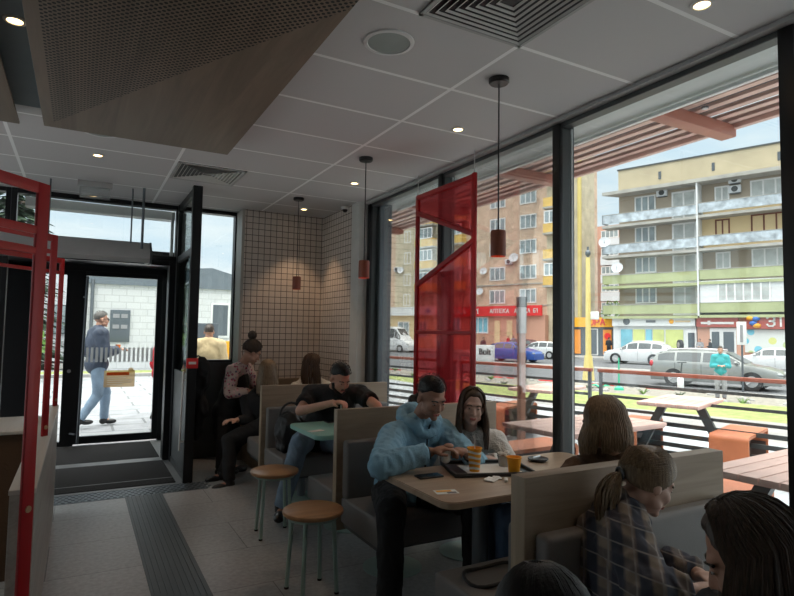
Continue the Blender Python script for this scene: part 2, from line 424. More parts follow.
def sobj(name, bm, m, parent=None, **k):
    for v in bm.verts: v.co = ST.to_3x3() @ v.co
    return obj(name, bm, m, parent, **k)
LATER = []
def text(name, s, size, m, parent, origin, right, up, ext=.01, bold=True, align='LEFT', maxw=None):
    cu = bpy.data.curves.new(name, 'FONT'); cu.body = s; cu.size = size; cu.extrude = ext; cu.align_x = align
    if bold: cu.offset = size * .018
    t = bpy.data.objects.new(name, cu); COL.objects.link(t)
    R = Vector(right).normalized(); Uu = Vector(up).normalized(); Nn = R.cross(Uu)
    LATER.append(('text', t, name, m, parent, Vector(origin), R, Uu, Nn, maxw))
GLYPH = {'З': [(0, .85, .15, 1), (.15, 1, .45, 1), (.45, 1, .6, .85), (.6, .85, .6, .65), (.6, .65, .45, .52), (.2, .52, .45, .52), (.45, .52, .6, .38), (.6, .38, .6, .15), (.6, .15, .45, 0), (.45, 0, .15, 0), (.15, 0, 0, .15)],
 'І': [(.3, 0, .3, 1)], 'Н': [(0, 0, 0, 1), (.6, 0, .6, 1), (0, .5, .6, .5)], 'О': [(0, .2, 0, .8), (0, .8, .2, 1), (.2, 1, .4, 1), (.4, 1, .6, .8), (.6, .8, .6, .2), (.6, .2, .4, 0), (.4, 0, .2, 0), (.2, 0, 0, .2)],
 'Р': [(0, 0, 0, 1), (0, 1, .45, 1), (.45, 1, .6, .85), (.6, .85, .6, .6), (.6, .6, .45, .45), (.45, .45, 0, .45)], 'А': [(0, 0, .3, 1), (.3, 1, .6, 0), (.12, .35, .48, .35)], 'П': [(0, 0, 0, 1), (0, 1, .6, 1), (.6, 0, .6, 1)], 'Т': [(0, 1, .6, 1), (.3, 0, .3, 1)],
 'Е': [(0, 0, 0, 1), (0, 1, .6, 1), (0, .5, .5, .5), (0, 0, .6, 0)], 'К': [(0, 0, 0, 1), (0, .45, .6, 1), (.15, .55, .6, 0)], '6': [(.6, 1, .2, 1), (.2, 1, 0, .7), (0, .7, 0, .15), (0, .15, .15, 0), (.15, 0, .45, 0), (.45, 0, .6, .15), (.6, .15, .6, .4), (.6, .4, .45, .52), (.45, .52, 0, .5)], '1': [(.1, .8, .35, 1), (.35, 0, .35, 1)]}
def letters(s, h, m, parent, origin, right, w=None, ext=.03, th=.17):
    """block lettering built from bars"""
    Rr = Vector(right).normalized(); Uu = Vector((0, 0, 1)); Nn = Rr.cross(Uu); k = (w / (len(s) * .85)) / h if w else 1.0; b = bmesh.new(); x = 0
    for ch in s:
        for x0, y0, x1, y1 in GLYPH.get(ch, []):
            p = Vector((x + x0, y0)); q = Vector((x + x1, y1)); d = (q - p).normalized(); n = Vector((-d.y, d.x)) * th / 2; e = d * th / 2
            pts = [Vector(origin) + Rr * (v.x * h * k) + Uu * (v.y * h) for v in (p - e + n, p - e - n, q + e - n, q + e + n)]; poly(b, pts, Nn * ext)
        x += .85
    return obj('lettering', b, m, parent, smooth=False)
def fuse(name, bm, m, parent=None, voxel=.01, smooth=2, folds=0, fscale=14, label=None):
    """grow one continuous surface from overlapping closed shells"""
    me = bpy.data.meshes.new(name + '_shells'); bm.to_mesh(me); bm.free()
    o = bpy.data.objects.new(name, me); COL.objects.link(o)
    r = o.modifiers.new('r', 'REMESH'); r.mode = 'VOXEL'; r.voxel_size = voxel; r.use_smooth_shade = True
    if smooth:
        s = o.modifiers.new('s', 'SMOOTH'); s.factor = .5; s.iterations = smooth
    if parent is not None: o.parent = parent; o.matrix_parent_inverse = world_of(parent).inverted()
    if label: o['label'] = label
    LATER.append(('fuse', o, name, m, folds, fscale)); return o
def finish():
    bpy.context.view_layer.update(); dg = bpy.context.evaluated_depsgraph_get(); done = []
    for it in LATER: done.append(bpy.data.meshes.new_from_object(it[1].evaluated_get(dg)))
    for it, me in zip(LATER, done):
        if it[0] == 'fuse':
            _, o, name, m, folds, fscale = it; old = o.data; o.modifiers.clear(); o.data = me; me.name = name; bpy.data.meshes.remove(old)
            if folds:
                ns = [v.normal.copy() for v in me.vertices]
                for v, n in zip(me.vertices, ns):
                    p = v.co * fscale; q = Vector((p.x, p.y, p.z * .55 + p.x * .5))
                    f = noise.noise(q) + .5 * noise.noise(q * 2.3)
                    v.co += n * folds * (.25 - abs(f))
            me.materials.clear(); me.materials.append(M[m])
            for p in me.polygons: p.use_smooth = True
        else:
            _, t, name, m, parent, origin, R, Uu, Nn, maxw = it
            xs = [v.co.x for v in me.vertices]; k = maxw / (max(xs) - min(xs)) if maxw else 1
            me.transform(Matrix.Translation(origin) @ Matrix(((R.x, Uu.x, Nn.x, 0), (R.y, Uu.y, Nn.y, 0), (R.z, Uu.z, Nn.z, 0), (0, 0, 0, 1))) @ Matrix.Diagonal((k, 1, 1, 1)))
            me.materials.clear(); me.materials.append(M[m]); bpy.data.objects.remove(t); o = bpy.data.objects.new(name, me); COL.objects.link(o)
            if parent is not None: o.parent = parent; o.matrix_parent_inverse = world_of(parent).inverted()
# ------------------------------------------------------------------ people
def frame3(front, up=(0, 0, 1)):
    f = Vector(front).normalized(); r = f.cross(Vector(up)).normalized(); u_ = r.cross(f).normalized()
    return Matrix(((r.x, f.x, u_.x, 0), (r.y, f.y, u_.y, 0), (r.z, f.z, u_.z, 0), (0, 0, 0, 1)))
def person(name, label, J, look, front, skin='skin', top=None, bottom=None, shoes='plastic_black', sleeve=1.0, s=1.0, voxel=.009,
           hair=None, hairstyle='short', hairlen=.3, group=None, bulk=0, face=True, hands=True, fingers=None, neckline=.0, roll=0, folds=.012, brow='hair_dark', hold=None, legs=True):
    """J: world joints head, neck, chest, pelvis, sL, sR, eL, eR, wL, wR, hL, hR, kL, kR, aL, aR ; look: facing of the head"""
    J = {k: Vector(v) for k, v in J.items()}
    base = Vector((J['pelvis'].x, J['pelvis'].y, min(J['aL'].z, J['aR'].z) - .08 * s))
    root = thing(name, label, 'person', base, group)
    HM = Matrix.Translation(J['head']) @ frame3(look) @ Matrix.Rotation(roll, 4, 'Y') @ Matrix.Scale(s, 4)
    TM = frame3(front)
    def h(x, y, z): return HM @ Vector((x, y, z))
    bm = NB()
    # head
    HR = HM.to_3x3().to_4x4()
    def he(c, r): ell(bm, h(*c), r, HR, 20, 14)
    he((0, -.015, .03), (.074, .094, .086)); he((0, .03, -.03), (.058, .062, .082)); he((0, .045, -.072), (.042, .042, .034))
    he((0, .078, -.095), (.02, .018, .017))
    cyl(bm, h(0, .088, .005), h(0, .104, -.03), .008 * s, .012 * s, 10); he((0, .105, -.033), (.012, .012, .009)); he((.012, .094, -.036), (.008, .009, .006)); he((-.012, .094, -.036), (.008, .009, .006))
    cap(bm, h(-.035, .077, .026), h(.035, .077, .026), .012 * s)
    for sx in (-1, 1):
        he((sx * .034, .062, -.03), (.026, .028, .028)); he((sx * .045, .03, -.065), (.02, .03, .022))
        he((sx * .077, -.005, -.012), (.008, .02, .031)); he((sx * .028, .082, .004), (.015, .008, .008))
    cap(bm, h(-.016, .089, -.062), h(.016, .089, -.062), .008 * s, .008 * s)
    # neck and trunk
    nr = .05 * s
    cap(bm, J['neck'], h(0, -.02, -.06), nr, nr * .95, 16)
    torso = []   # (kind, ...) shared by body and clothes
    mid = (J['chest'] + J['pelvis']) / 2
    up_t = (J['chest'] - J['pelvis']).normalized(); TT = frame3((TM @ Vector((0, 1, 0))) - up_t * (TM @ Vector((0, 1, 0))).dot(up_t), up_t)
    for c, r in ((J['chest'], (.155, .105, .16)), (mid, (.135, .1, .17)), (J['pelvis'], (.155, .12, .12))):
        torso.append(('e', c, tuple(x * s for x in r), TT))
    torso.append(('c', J['sL'], J['sR'], .062 * s, .062 * s)); torso.append(('c', J['neck'] - Vector((0, 0, .015)), J['sL'], .045 * s, .055 * s)); torso.append(('c', J['neck'] - Vector((0, 0, .015)), J['sR'], .045 * s, .055 * s))
    torso.append(('c', J['chest'] + Vector((0, 0, .05)), J['neck'] - Vector((0, 0, .03)), .09 * s, .05 * s))
    arms = []
    for k in 'LR':
        arms.append(('c', J['s' + k], J['e' + k], .05 * s, .04 * s)); arms.append(('c', J['e' + k], J['w' + k], .039 * s, .027 * s))
    lg = []
    for k in 'LR':
        lg.append(('c', J['h' + k], J['k' + k], .085 * s, .058 * s)); lg.append(('c', J['k' + k], J['a' + k], .055 * s, .036 * s))
    def put(b, items, g=0.0):
        for it in items:
            if it[0] == 'e': ell(b, it[1], tuple(x + g for x in it[2]), it[3], 24, 16)
            else: cap(b, it[1], it[2], it[3] + g, it[4] + g, 16)
    put(bm, torso); put(bm, arms)
    if legs:
        put(bm, lg)
        for k in 'LR':
            fwd = J['k' + k] - J['h' + k]; fwd.z = 0
            fwd = J.get('t' + k, J['a' + k] + (fwd.normalized() if fwd.length > .15 else TM @ Vector((0, 1, 0))) * .13 - Vector((0, 0, .03)))
            cap(bm, J['a' + k] + Vector((0, 0, -.02 * s)), J['a' + k].lerp(fwd, .5), .034 * s, .022 * s)
            J['t' + k] = fwd
    # hands
    if hands:
        for k in 'LR':
            w = J['w' + k]; d = (J['w' + k] - J['e' + k]).normalized()
            tgt = J.get('g' + k)
            if tgt is not None: d = (tgt - w).normalized()
            palm_n = J.get('n' + k, Vector((0, 0, -1))); palm_n = (palm_n - d * palm_n.dot(d)).normalized()
            side = d.cross(palm_n).normalized(); HH = Matrix(((side.x, d.x, palm_n.x, 0), (side.y, d.y, palm_n.y, 0), (side.z, d.z, palm_n.z, 0), (0, 0, 0, 1)))
            ell(bm, w + d * .05 * s, (.04 * s, .052 * s, .018 * s), HH, 16, 10)
            curl = J.get('curl', 1.0) if not isinstance(J.get('curl'), Vector) else J['curl'].x
            for i in range(4):
                L = (.036, .042, .039, .03)[i] * s
                p0 = w + d * .085 * s + side * (-.029 + .0195 * i) * s; a = .45 * curl; dirs = []
                for j in range(3):
                    ang = a * (j + .6) ; dirs.append(d * math.cos(ang) + palm_n * math.sin(ang))
                p = p0
                for j in range(3):
                    q = p + dirs[j] * L * (1, .7, .55)[j]
                    cap(bm, p, q, (.0092, .0085, .0078)[j] * s, (.0085, .0078, .007)[j] * s, 8); p = q
            tside = -1 if k == 'R' else 1
            tside *= J['ts'].x if 'ts' in J else 1
            t0 = w + d * .03 * s + side * tside * .03 * s; t1 = t0 + (d * .7 + side * tside * .6 + palm_n * .5).normalized() * .035 * s; t2 = t1 + (d * .95 + palm_n * .35).normalized() * .032 * s
            cap(bm, t0, t1, .0125 * s, .0105 * s, 8); cap(bm, t1, t2, .0105 * s, .009 * s, 8)
    fuse('body', bm, skin, root, min(voxel, .007) if face else voxel, 2)
    # clothes
    if top:
        tm, sl = top, sleeve; b = NB(); g = .016 * s + bulk; put(b, torso, g)
        for k in 'LR':
            S_, E_, W_ = J['s' + k], J['e' + k], J['w' + k]
            if sl >= 1:
                cap(b, S_, E_, .058 * s + g, .046 * s + g); cyl(b, E_, E_.lerp(W_, .93), .045 * s + g, .031 * s + g * .8, 18); ell(b, E_, (.046 * s + g,) * 3)
            else:
                cyl(b, S_, S_.lerp(E_, sl * 2), .052 * s + g, .054 * s + g, 18)
        # open the neck: the collar stops below the jaw
        fuse('top', b, tm, root, voxel, 2, folds)
    if bottom and legs:
        b = NB(); g = .014 * s; put(b, [torso[2]], g * .8)
        for k in 'LR':
            cap(b, J['h' + k], J['k' + k], .09 * s + g, .064 * s + g, 18); e = J['k' + k].lerp(J['a' + k], .97); cyl(b, J['k' + k], e, .062 * s + g, .046 * s + g, 18)
        fuse('trousers', b, bottom, root, max(voxel, .01), 2, folds)
        for k in 'LR':
            b = NB(); a = J['a' + k]; t = J['t' + k]; d = (t - a); d.z = 0; d.normalize(); FM = frame3(d)
            z0 = a.z - .075 * s
            ell(b, Vector((a.x, a.y, z0 + .05 * s)) - d * .01, (.042 * s, .055 * s, .05 * s), FM); ell(b, Vector((a.x, a.y, z0 + .035 * s)) + d * .1 * s, (.047 * s, .09 * s, .04 * s), FM)
            cyl(b, Vector((a.x, a.y, z0 + .04 * s)), a + Vector((0, 0, .03)), .048 * s, .05 * s, 16)
            for v in b.verts:
                if v.co.z < z0: v.co.z = z0
            fuse('shoe', b, shoes, root, .008, 1)
    if face:
        for sx in (-1, 1):
            b = NB(); ell(b, h(sx * .03, .0845, .003), (.0115 * s, .006 * s, .004 * s), HR, 14, 10); e = obj('eye', b, 'eye_white', root)
            b = NB(); ell(b, h(sx * .03, .0895, .0022), (.005 * s, .0025 * s, .0038 * s), HR, 12, 8); obj('iris', b, 'iris', e)
            b = NB(); tube(b, [h(sx * x, y, z) for x, y, z in ((.014, .0905, .021), (.026, .0905, .0255), (.038, .084, .025), (.047, .076, .019))], .0042 * s, 8); obj('eyebrow', b, brow, root)
        b = NB(); cap(b, h(-.02, .0915, -.0605), h(.02, .0915, -.0605), .0042 * s); cap(b, h(-.014, .092, -.068), h(.014, .092, -.068), .0055 * s); cap(b, h(0, .0955, -.0605), h(0, .096, -.061), .005 * s); fuse('lips', b, 'lip', root, .003, 1)
    # hair
    if hair: make_hair(root, HM, s, hair, hairstyle, hairlen, J)
    return root, HM
def make_hair(root, HM, s, hm, style, L, J):
    rnd = random.Random(int(L * 1000) + len(style)); HQ = HM.translation.length < 5.2
    def sc(az, ph, g=0.0):
        """point on the scalp: az from the front, ph from the crown"""
        r = (.082 + g, .106 + g, .098 + g)
        return Vector((r[0] * math.sin(ph) * math.sin(az), -.014 + r[1] * math.sin(ph) * math.cos(az), .034 + r[2] * math.cos(ph)))
    b = NB(); ell(b, (0, 0, 0), (1, 1, 1), None, 40, 28)
    def hl(az):   # hairline polar angle
        a = abs((az + PI) % (2 * PI) - PI)
        if style == 'short':
            return 1.08 if a < .8 else (1.08 + (a - .8) * .85 if a < 1.5 else (1.66 if a < 1.75 else 2.05))
        return .86 if a < .5 else (.86 + (a - .5) * 1.5 if a < 1.4 else 2.2)
    for v in b.verts:
        ph = math.acos(max(-1, min(1, v.co.z))); az = math.atan2(v.co.x, v.co.y); m = hl(az)
        g = 0.0
        if ph > m: g = -.03 * min(1, (ph - m) / .25)
        nn = noise.noise(v.co * (9 if style == 'short' else 5))
        p = sc(az, ph, g + (.0 if style != 'short' else -.006) + .004 * nn)
        if ph > m + .3: p = Vector((p.x * .8, p.y * .8 - .01, max(p.z, -.08) * .8))
        v.co = HM @ p
    hr = fuse('hair', b, hm, root, .006, 1)
    if style == 'short':
        b = NB()
        for i in range(700):
            az = rnd.uniform(-PI, PI); m = hl(az); ph = m * math.sqrt(rnd.random()); p = sc(az, ph, .002); d = Vector((0, .35, .6)) + p * 6 + Vector((rnd.uniform(-.4, .4), rnd.uniform(-.3, .3), 0)); d.normalize()
            ln = .008 if ph < .8 else .004
            tube(b, [HM @ p, HM @ (p + d * ln * .6), HM @ (p + d * ln)], .002 * s, 4, rf=lambda t: 1 - .7 * t)
        obj('hair_tufts', b, hm, hr); return
    b = NB(); n = 1900 if HQ else 450
    head = HM.translation; upw = Vector((0, 0, 1)); back = HM.to_3x3() @ Vector((0, -1, 0)); rightv = (HM.to_3x3() @ Vector((1, 0, 0))).normalized()
    tie = {'ponytail': Vector((0, -.118, -.02)), 'bun': Vector((0, -.085, .135)), 'lowtail': Vector((.02, -.13, -.07))}.get(style)
    for i in range(n):
        az0 = rnd.uniform(-PI, PI); pts = []; w = rnd.uniform(.5, 1.3); sp = rnd.uniform(-1, 1); g = rnd.uniform(.001, .009)
        if tie is not None:
            m = hl(az0); p0 = sc(az0, m * rnd.uniform(.75, 1.0), g * .4)
            for t in range(9):
                q = p0.lerp(tie, t / 8); c0 = Vector((0, -.014, .034)); dd = (q - c0)
                if t < 8:
                    e = Vector((dd.x / .084, dd.y / .108, dd.z / .1)); k = e.length
                    if k < 1.03: q = c0 + dd * ((1.03 + g) / max(k, .2))
                pts.append(HM @ q)
            tube(b, pts, .0026 * s, 4, rf=lambda t: .8 + .4 * math.sin(PI * t)); continue
        sgn = 1 if az0 >= 0 else -1; a0 = abs(az0); amin = 1.02
        for t in range(8):
            ph = .06 + t / 7 * 1.62; kk = min(1, ph / .95); kk = kk * kk * (3 - 2 * kk)
            a = a0 if a0 > amin else a0 + (amin + (a0 * .35) - a0) * kk
            a = max(a, 0) ; p = sc(sgn * min(a, PI), ph, g + .002 * math.sin(t + i)); 
            if t == 0: p = sc(sgn * .2, .1 + a0 * .12, g)
            pts.append(HM @ p)
        last = pts[-1]; out = (last - head); out.z = 0; out.normalize(); ln = L * rnd.uniform(.85, 1.08) * s; k = 9
        for t in range(1, k + 1):
            f = t / k; wob = .008 * math.sin(f * 7 * w + i) * f
            spread = .012 * math.sin(f * 2.5) + .02 * f
            pts.append(last + Vector((0, 0, -ln * f)) + out * (spread - .02 * f * f) + rightv * wob + back * (.01 * f if a0 > 1.9 else -.02 * f))
        tube(b, pts, rnd.uniform(.0018, .0032) * s * (1 if HQ else 2.0), 4, rf=lambda t: (.8 + .3 * math.sin(PI * t)) * (1 if t < .85 else (1.15 - t) / .3))
    obj('strands', b, hm, hr)
    if style in ('ponytail', 'lowtail'):
        b = NB(); T = HM @ tie
        for i in range(230):
            a = rnd.uniform(0, 2 * PI); r = math.sqrt(rnd.random()); ln = L * rnd.uniform(.75, 1.1); pts = []
            o = rightv * math.cos(a) * r + Vector((0, 0, 1)) * math.sin(a) * r
            for t in range(10):
                f = t / 9; wd = .01 + .032 * math.sin(min(1, f * 1.25) * PI * .75)
                c = T + back * (.07 * math.sin(f * PI * .6)) + Vector((0, 0, -ln * f ** 1.15 + .02 * math.sin(f * PI)))
                wv = .012 * math.sin(f * 9 + i * .7) * f
                pts.append(c + (rightv * math.cos(a) + back * math.sin(a)) * r * wd + rightv * wv)
            tube(b, pts, rnd.uniform(.0025, .0042), 4, rf=lambda t: 1 if t < .7 else (1.25 - t) / .55)
        obj('ponytail', b, hm, hr)
        b = NB(); tube(b, [T + (rightv * math.cos(x / 12 * 2 * PI) + Vector((0, 0, 1)) * math.sin(x / 12 * 2 * PI)) * .02 for x in range(12)], .006, 6, True); obj('hair_tie', b, 'plastic_black', hr)
    if style == 'bun':
        b = NB(); T = HM @ (tie + Vector((0, -.012, .02))); 
        for i in range(46):
            ax = Vector((rnd.uniform(-1, 1), rnd.uniform(-1, 1), rnd.uniform(-.5, 1))).normalized(); e1 = ax.orthogonal().normalized(); e2 = ax.cross(e1); R_ = rnd.uniform(.025, .045)
            tube(b, [T + (e1 * math.cos(x * .5) + e2 * math.sin(x * .5)) * R_ + ax * rnd.uniform(-.004, .004) for x in range(13)], .006, 5)
        ell(b, T, (.036,) * 3); obj('bun', b, hm, hr)
# ------------------------------------------------------------------ the room
CZ = 2.95; XW = 2.8; YF = 7.1; YT = 6.83; YD = 8.45; XL = -2.6; YB = -1.6
struct('floor', B(XL, XW + .1, YB, YD + .1, -.1, 0), 'floor_tile')
struct('ceiling', B(XL, XW + .16, YB, YF + .1, CZ, CZ + .12), 'ceiling_tiles')
b = NB(); bx(b, XL - .1, XL, YB, YF, 0, .5); bx(b, XL - .1, XL, YB, YF, 2.86, CZ); bx(b, XL - .1, XL, YB, 2.6, .5, 2.86)
for k in range(3): bx(b, XL - .1, XL, 2.6 + k * 2.15, 2.7 + k * 2.15, .5, 2.86)
wl = struct('wall_left', b, 'wall_paint'); obj('window_glass', B(XL - .055, XL - .047, 2.6, YF, .5, 2.86), 'glass', wl, smooth=False)  # out-of-view glazing added in the left wall to let fill daylight in
struct('wall_back', B(XL, XW + .1, YB - .1, YB, 0, CZ), 'wall_paint')
struct('wall_far', B(1.665, 2.78, YT, YT + .4, 0, CZ), 'tiles_x')
struct('wall_right', B(2.66, 2.9, 5.93, YT, 0, CZ), 'tiles_y')
struct('trim_1', B(2.655, 2.9, 5.74, 5.93, 0, CZ, .004), 'wall_paint')
struct('trim_2', B(1.635, 1.668, YT - .012, YT + .4, 0, CZ, .003), 'tile_edge')
struct('trim_3', B(2.72, 2.8, YB, 5.74, 2.925, 2.949, .003), 'grey_paint')
struct('trim_4', B(1.66, 2.66, YT - .03, YT, .0, .93, .004), 'oak')
struct('wall_far_low', B(1.03, 1.64, YF - .02, YF + .06, 0, 1.12), 'dark_metal')
# window wall on the right: one window per bay
MY = [-1.46, -.04, 1.385, 2.826, 4.25, 5.69]
for i, (y0, y1) in enumerate(zip(MY, MY[1:])):
    b = NB()
    bx(b, XW - .04, XW + .095, y1 - .03, y1 + .03, 0, 2.92, .004)
    if i == 0: bx(b, XW - .04, XW + .095, y0 - .03, y0 + .03, 0, 2.92, .004)
    bx(b, XW - .03, XW + .05, y0 + .03, y1 - .03, 2.895, 2.93, .004); bx(b, XW - .03, XW + .12, y0 + .03, y1 - .03, 0, .12, .004)
    o = struct('window_%d' % (i + 1), b, 'dark_metal')
    b = NB(); bx(b, XW + .035, XW + .043, y0 + .03, y1 - .03, .12, 2.9); g = obj('window_glass', b, 'glass', o, smooth=False)
    b = NB(); bx(b, XW + .062, XW + .078, y1 - .036, y1 + .034, 0, 2.9, .002); obj('window_seal', b, 'aluminium', o)
    b = NB(); bx(b, XW + .3, XW + .33, y0, y1, 2.885, 2.91, .003); obj('window_rail', b, 'white_metal', o)
    b = NB(); bx(b, XW - .046, XW - .015, y1 - .034, y1 + .032, .0, 2.92, .002); obj('window_edge', b, 'black_metal', o)
struct('trim_5', B(XW + .05, XW + .34, YB, 5.9, 2.925, 2.99), 'soffit')
b = B(XW + .045, XW + .2, 5.6, 5.9, 0, 2.93, .01); struct('trim_6', b, 'grey_metal')
# glazed front: transoms over the entrance and beside it
XJ0, XJ1 = -.9, .96
def pane(parent, x0, x1, y, z0, z1, m='glass'):
    b = B(x0, x1, y, y + .008, z0, z1); return obj('window_glass', b, m, parent, smooth=False)
def winframe(name, x0, x1, y, z0, z1, t=.05, dpt=.12, m='black_metal'):
    b = NB(); bx(b, x0, x0 + t, y, y + dpt, z0, z1, .003); bx(b, x1 - t, x1, y, y + dpt, z0, z1, .003); bx(b, x0 + t, x1 - t, y, y + dpt, z0, z0 + t, .003); bx(b, x0 + t, x1 - t, y, y + dpt, z1 - t, z1, .003)
    return struct(name, b, m)
o = winframe('window_10', -.68, .99, YF, 2.3, CZ); pane(o, -.63, .94, YF + .05, 2.35, 2.9)
b = NB(); bx(b, -.57, .94, YF + .14, YF + .3, 2.8, 2.9); obj('window_rail', b, 'white_metal', o); 
b = NB(); bx(b, .895, .925, YF + .1, YF + .15, 2.35, 2.88); obj('window_rail', b, 'white_metal', o)
o = winframe('window_11', 1.0, 1.665, YF, 1.1, CZ, .045); pane(o, 1.045, 1.62, YF + .05, 1.14, 2.91)
o = winframe('window_12', -1.5, -.685, YF, 0, CZ, .045); pane(o, -1.46, -.73, YF + .05, 2.36, 2.88)
b = NB(); bx(b, -1.46, -.73, YF + .03, YF + .08, 0.05, 2.33); obj('window_panel', b, 'black_metal', o)
o = winframe('window_13', XL, -1.5, YF, 0, CZ, .07); pane(o, XL + .05, -1.55, YF + .05, .1, 2.88)
# portal posts and lobby
b = NB(); bx(b, .885, .975, 7.13, 7.3, 0, 2.32, .004); bx(b, -.99, -.9, 7.13, 7.3, 0, 2.32, .004); bx(b, -.9, .885, 7.13, 7.3, 2.24, 2.32, .004); struct('door_2', b, 'black_metal')
b = NB(); bx(b, -1.3, 1.12, 7.3, YD + .12, 2.32, 2.42); struct('trim_7', b, 'black_metal')
b = NB(); bx(b, -.9, 1.12, YD, YD + .08, 2.24, 2.42, .003); bx(b, .97, 1.12, YD, YD + .08, 0, 2.3, .003); bx(b, -.9, -.45, YD, YD + .08, 0, 2.3, .003)
struct('door_3', b, 'black_metal')
b = NB(); bx(b, 1.04, 1.1, 7.3, YD, 0, .12, .003); bx(b, 1.04, 1.1, 7.3, 7.36, .1, 2.32, .003); bx(b, 1.04, 1.1, 7.3, YD, 2.25, 2.32, .003); o = struct('window_14', b, 'black_metal')
b = NB(); bx(b, 1.065, 1.073, 7.34, YD, .12, 2.26); obj('window_glass', b, 'glass_dark', o, smooth=False)
b = NB(); bx(b, -.45, -.02, YD + .02, YD + .06, .0, .06, .003); bx(b, -.45, -.03, YD + .02, YD + .06, 2.18, 2.25, .003); bx(b, -.45, -.42, YD + .02, YD + .06, 0, 2.2, .003); o = struct('window_15', b, 'black_metal')
b = NB(); bx(b, -.43, -.15, YD + .035, YD + .043, .05, 2.2); obj('window_glass', b, 'glass', o, smooth=False)
# outer door leaf
b = NB(); bx(b, -.17, .045, YD, YD + .055, .02, 2.24, .004); bx(b, .9, .97, YD, YD + .055, .02, 2.24, .004); bx(b, .045, .9, YD, YD + .055, .02, .115, .004); bx(b, .045, .9, YD, YD + .055, 2.18, 2.24, .004)
door = struct('door_1', b, 'black_metal')
b = NB(); bx(b, .04, .905, YD + .022, YD + .03, .11, 2.19); obj('door_glass', b, 'glass', door, smooth=False)
b = NB(); cap(b, (.03, YD - .08, .05), (.06, YD - .08, 2.15), .017); cyl(b, (.0, YD - .08, .16), (-.06, YD, .16), .012); cyl(b, (.05, YD - .08, 1.9), (.03, YD, 1.9), .012); obj('door_handle', b, 'grey_metal', door)
b = NB(); cyl(b, (-.1, YD - .012, .95), (-.1, YD + .01, .95), .022); obj('lock', b, 'silver', door)
b = NB()
for k in range(15): x = .08 + k * .055; bx(b, x, x + .03, YD + .016, YD + .021, 1.06, 1.25)
obj('safety_stripes', b, 'frost', door, smooth=False)
b = NB(); 
bx(b, .3, .67, YD + .014, YD + .021, .73, .95, .006); cyl(b, (.62, YD + .014, .95), (.62, YD + .021, .95), .035); st = obj('door_sticker', b, 'sticker', door)
b = NB(); bx(b, .33, .6, YD + .009, YD + .0135, .885, .925)
obj('sticker_heading', b, 'sticker_orange', st)
b = NB()
for k, w in enumerate((.22, .3, .28, .18)): bx(b, .34, .34 + w, YD + .009, YD + .0135, .845 - k * .028, .853 - k * .028)
obj('sticker_lines', b, 'grey_paint', st)
# screen wall between entrance and dining area
b = NB(); bx(b, .94, 1.03, 5.98, 6.06, 0, CZ, .004); bx(b, .955, 1.0, 6.06, YF, 2.27, 2.34, .003); bx(b, .955, 1.0, 6.06, YF, .0, .07, .003); bx(b, .955, 1.0, 6.06, YF, 2.88, CZ, .003); bx(b, .95, 1.01, 7.02, YF + .02, 0, CZ, .003)
o = struct('window_16', b, 'black_metal')
b = NB(); bx(b, .972, .98, 6.06, 7.02, .07, 2.27); obj('window_glass', b, 'glass_dark', o, smooth=False)
b = NB(); bx(b, .972, .98, 6.06, 7.02, 2.34, 2.88); obj('window_glass', b, 'glass', o, smooth=False)
b = NB(); bx(b, .965, .99, 6.06, 7.02, .07, 1.05); obj('window_panel', b, 'dark_metal', o, smooth=False)
b = NB(); cap(b, (.9, 6.02, .32), (.915, 6.02, 1.08), .009); cyl(b, (.9, 6.02, .4), (.95, 6.02, .4), .007); cyl(b, (.91, 6.02, 1.0), (.95, 6.02, 1.0), .007); obj('pull_bar', b, 'white_metal', o)
t = thing('push_sign', 'small red sign with white lettering fixed to the black post by the entrance', 'sign', (.98, 5.96, 1.15))
b = NB(); bx(b, .93, 1.04, 5.962, 5.978, 1.12, 1.22, .004); obj('plate', b, 'sign_red', t)
b = NB(); bx(b, .95, 1.02, 5.955, 5.961, 1.16, 1.185); obj('white_band', b, 'paper', t)
# floor dressings
struct('trim_8', B(-.9, .97, 5.99, 6.05, 0, .006), 'threshold')
struct('trim_9', B(.89, .97, 6.05, 7.3, 0, .007), 'threshold')
struct('trim_10', B(-.9, .9, 7.12, 7.3, 0, .012), 'threshold')
tag(obj('entrance_mat', B(-.9, .885, 6.06, 7.11, .001, .012, .002), 'door_mat'), 'dark brown ribbed entrance mat nearest the dining room', 'mat')
tag(obj('entrance_mat', B(-.8, .88, 7.32, 8.38, .001, .012, .002), 'door_mat'), 'dark ribbed mat inside the lobby just behind the glass door', 'mat')
for i, y in enumerate((6.25,)): struct('trim_11', B(-.9, .885, y, y + .015, .012, .014), 'threshold')
b = NB(); x = .417
bx(b, .415, .725, .8, 5.72, .0, .003)
for k in range(9):
    xx = .432 + k * .033
    bx(b, xx, xx + .017, .8, 5.72, .003, .0075)
tag(obj('guide_strip', b, 'dark_metal', smooth=False), 'grey ribbed tactile guide strip running along the floor to the entrance', 'tactile strip')
b = NB(); bx(b, -.85, 1.13, 5.72, 5.985, 0, .003)
for i in range(40):
    for j in range(5):
        cx_, cy_ = -.83 + i * .05 + (j % 2) * .025, 5.745 + j * .052
        bx(b, cx_, cx_ + .03, cy_, cy_ + .022, .003, .008)
tag(obj('warning_strip', b, 'grey_metal', smooth=False), 'grey studded tactile strip across the floor in front of the entrance mat', 'tactile strip')

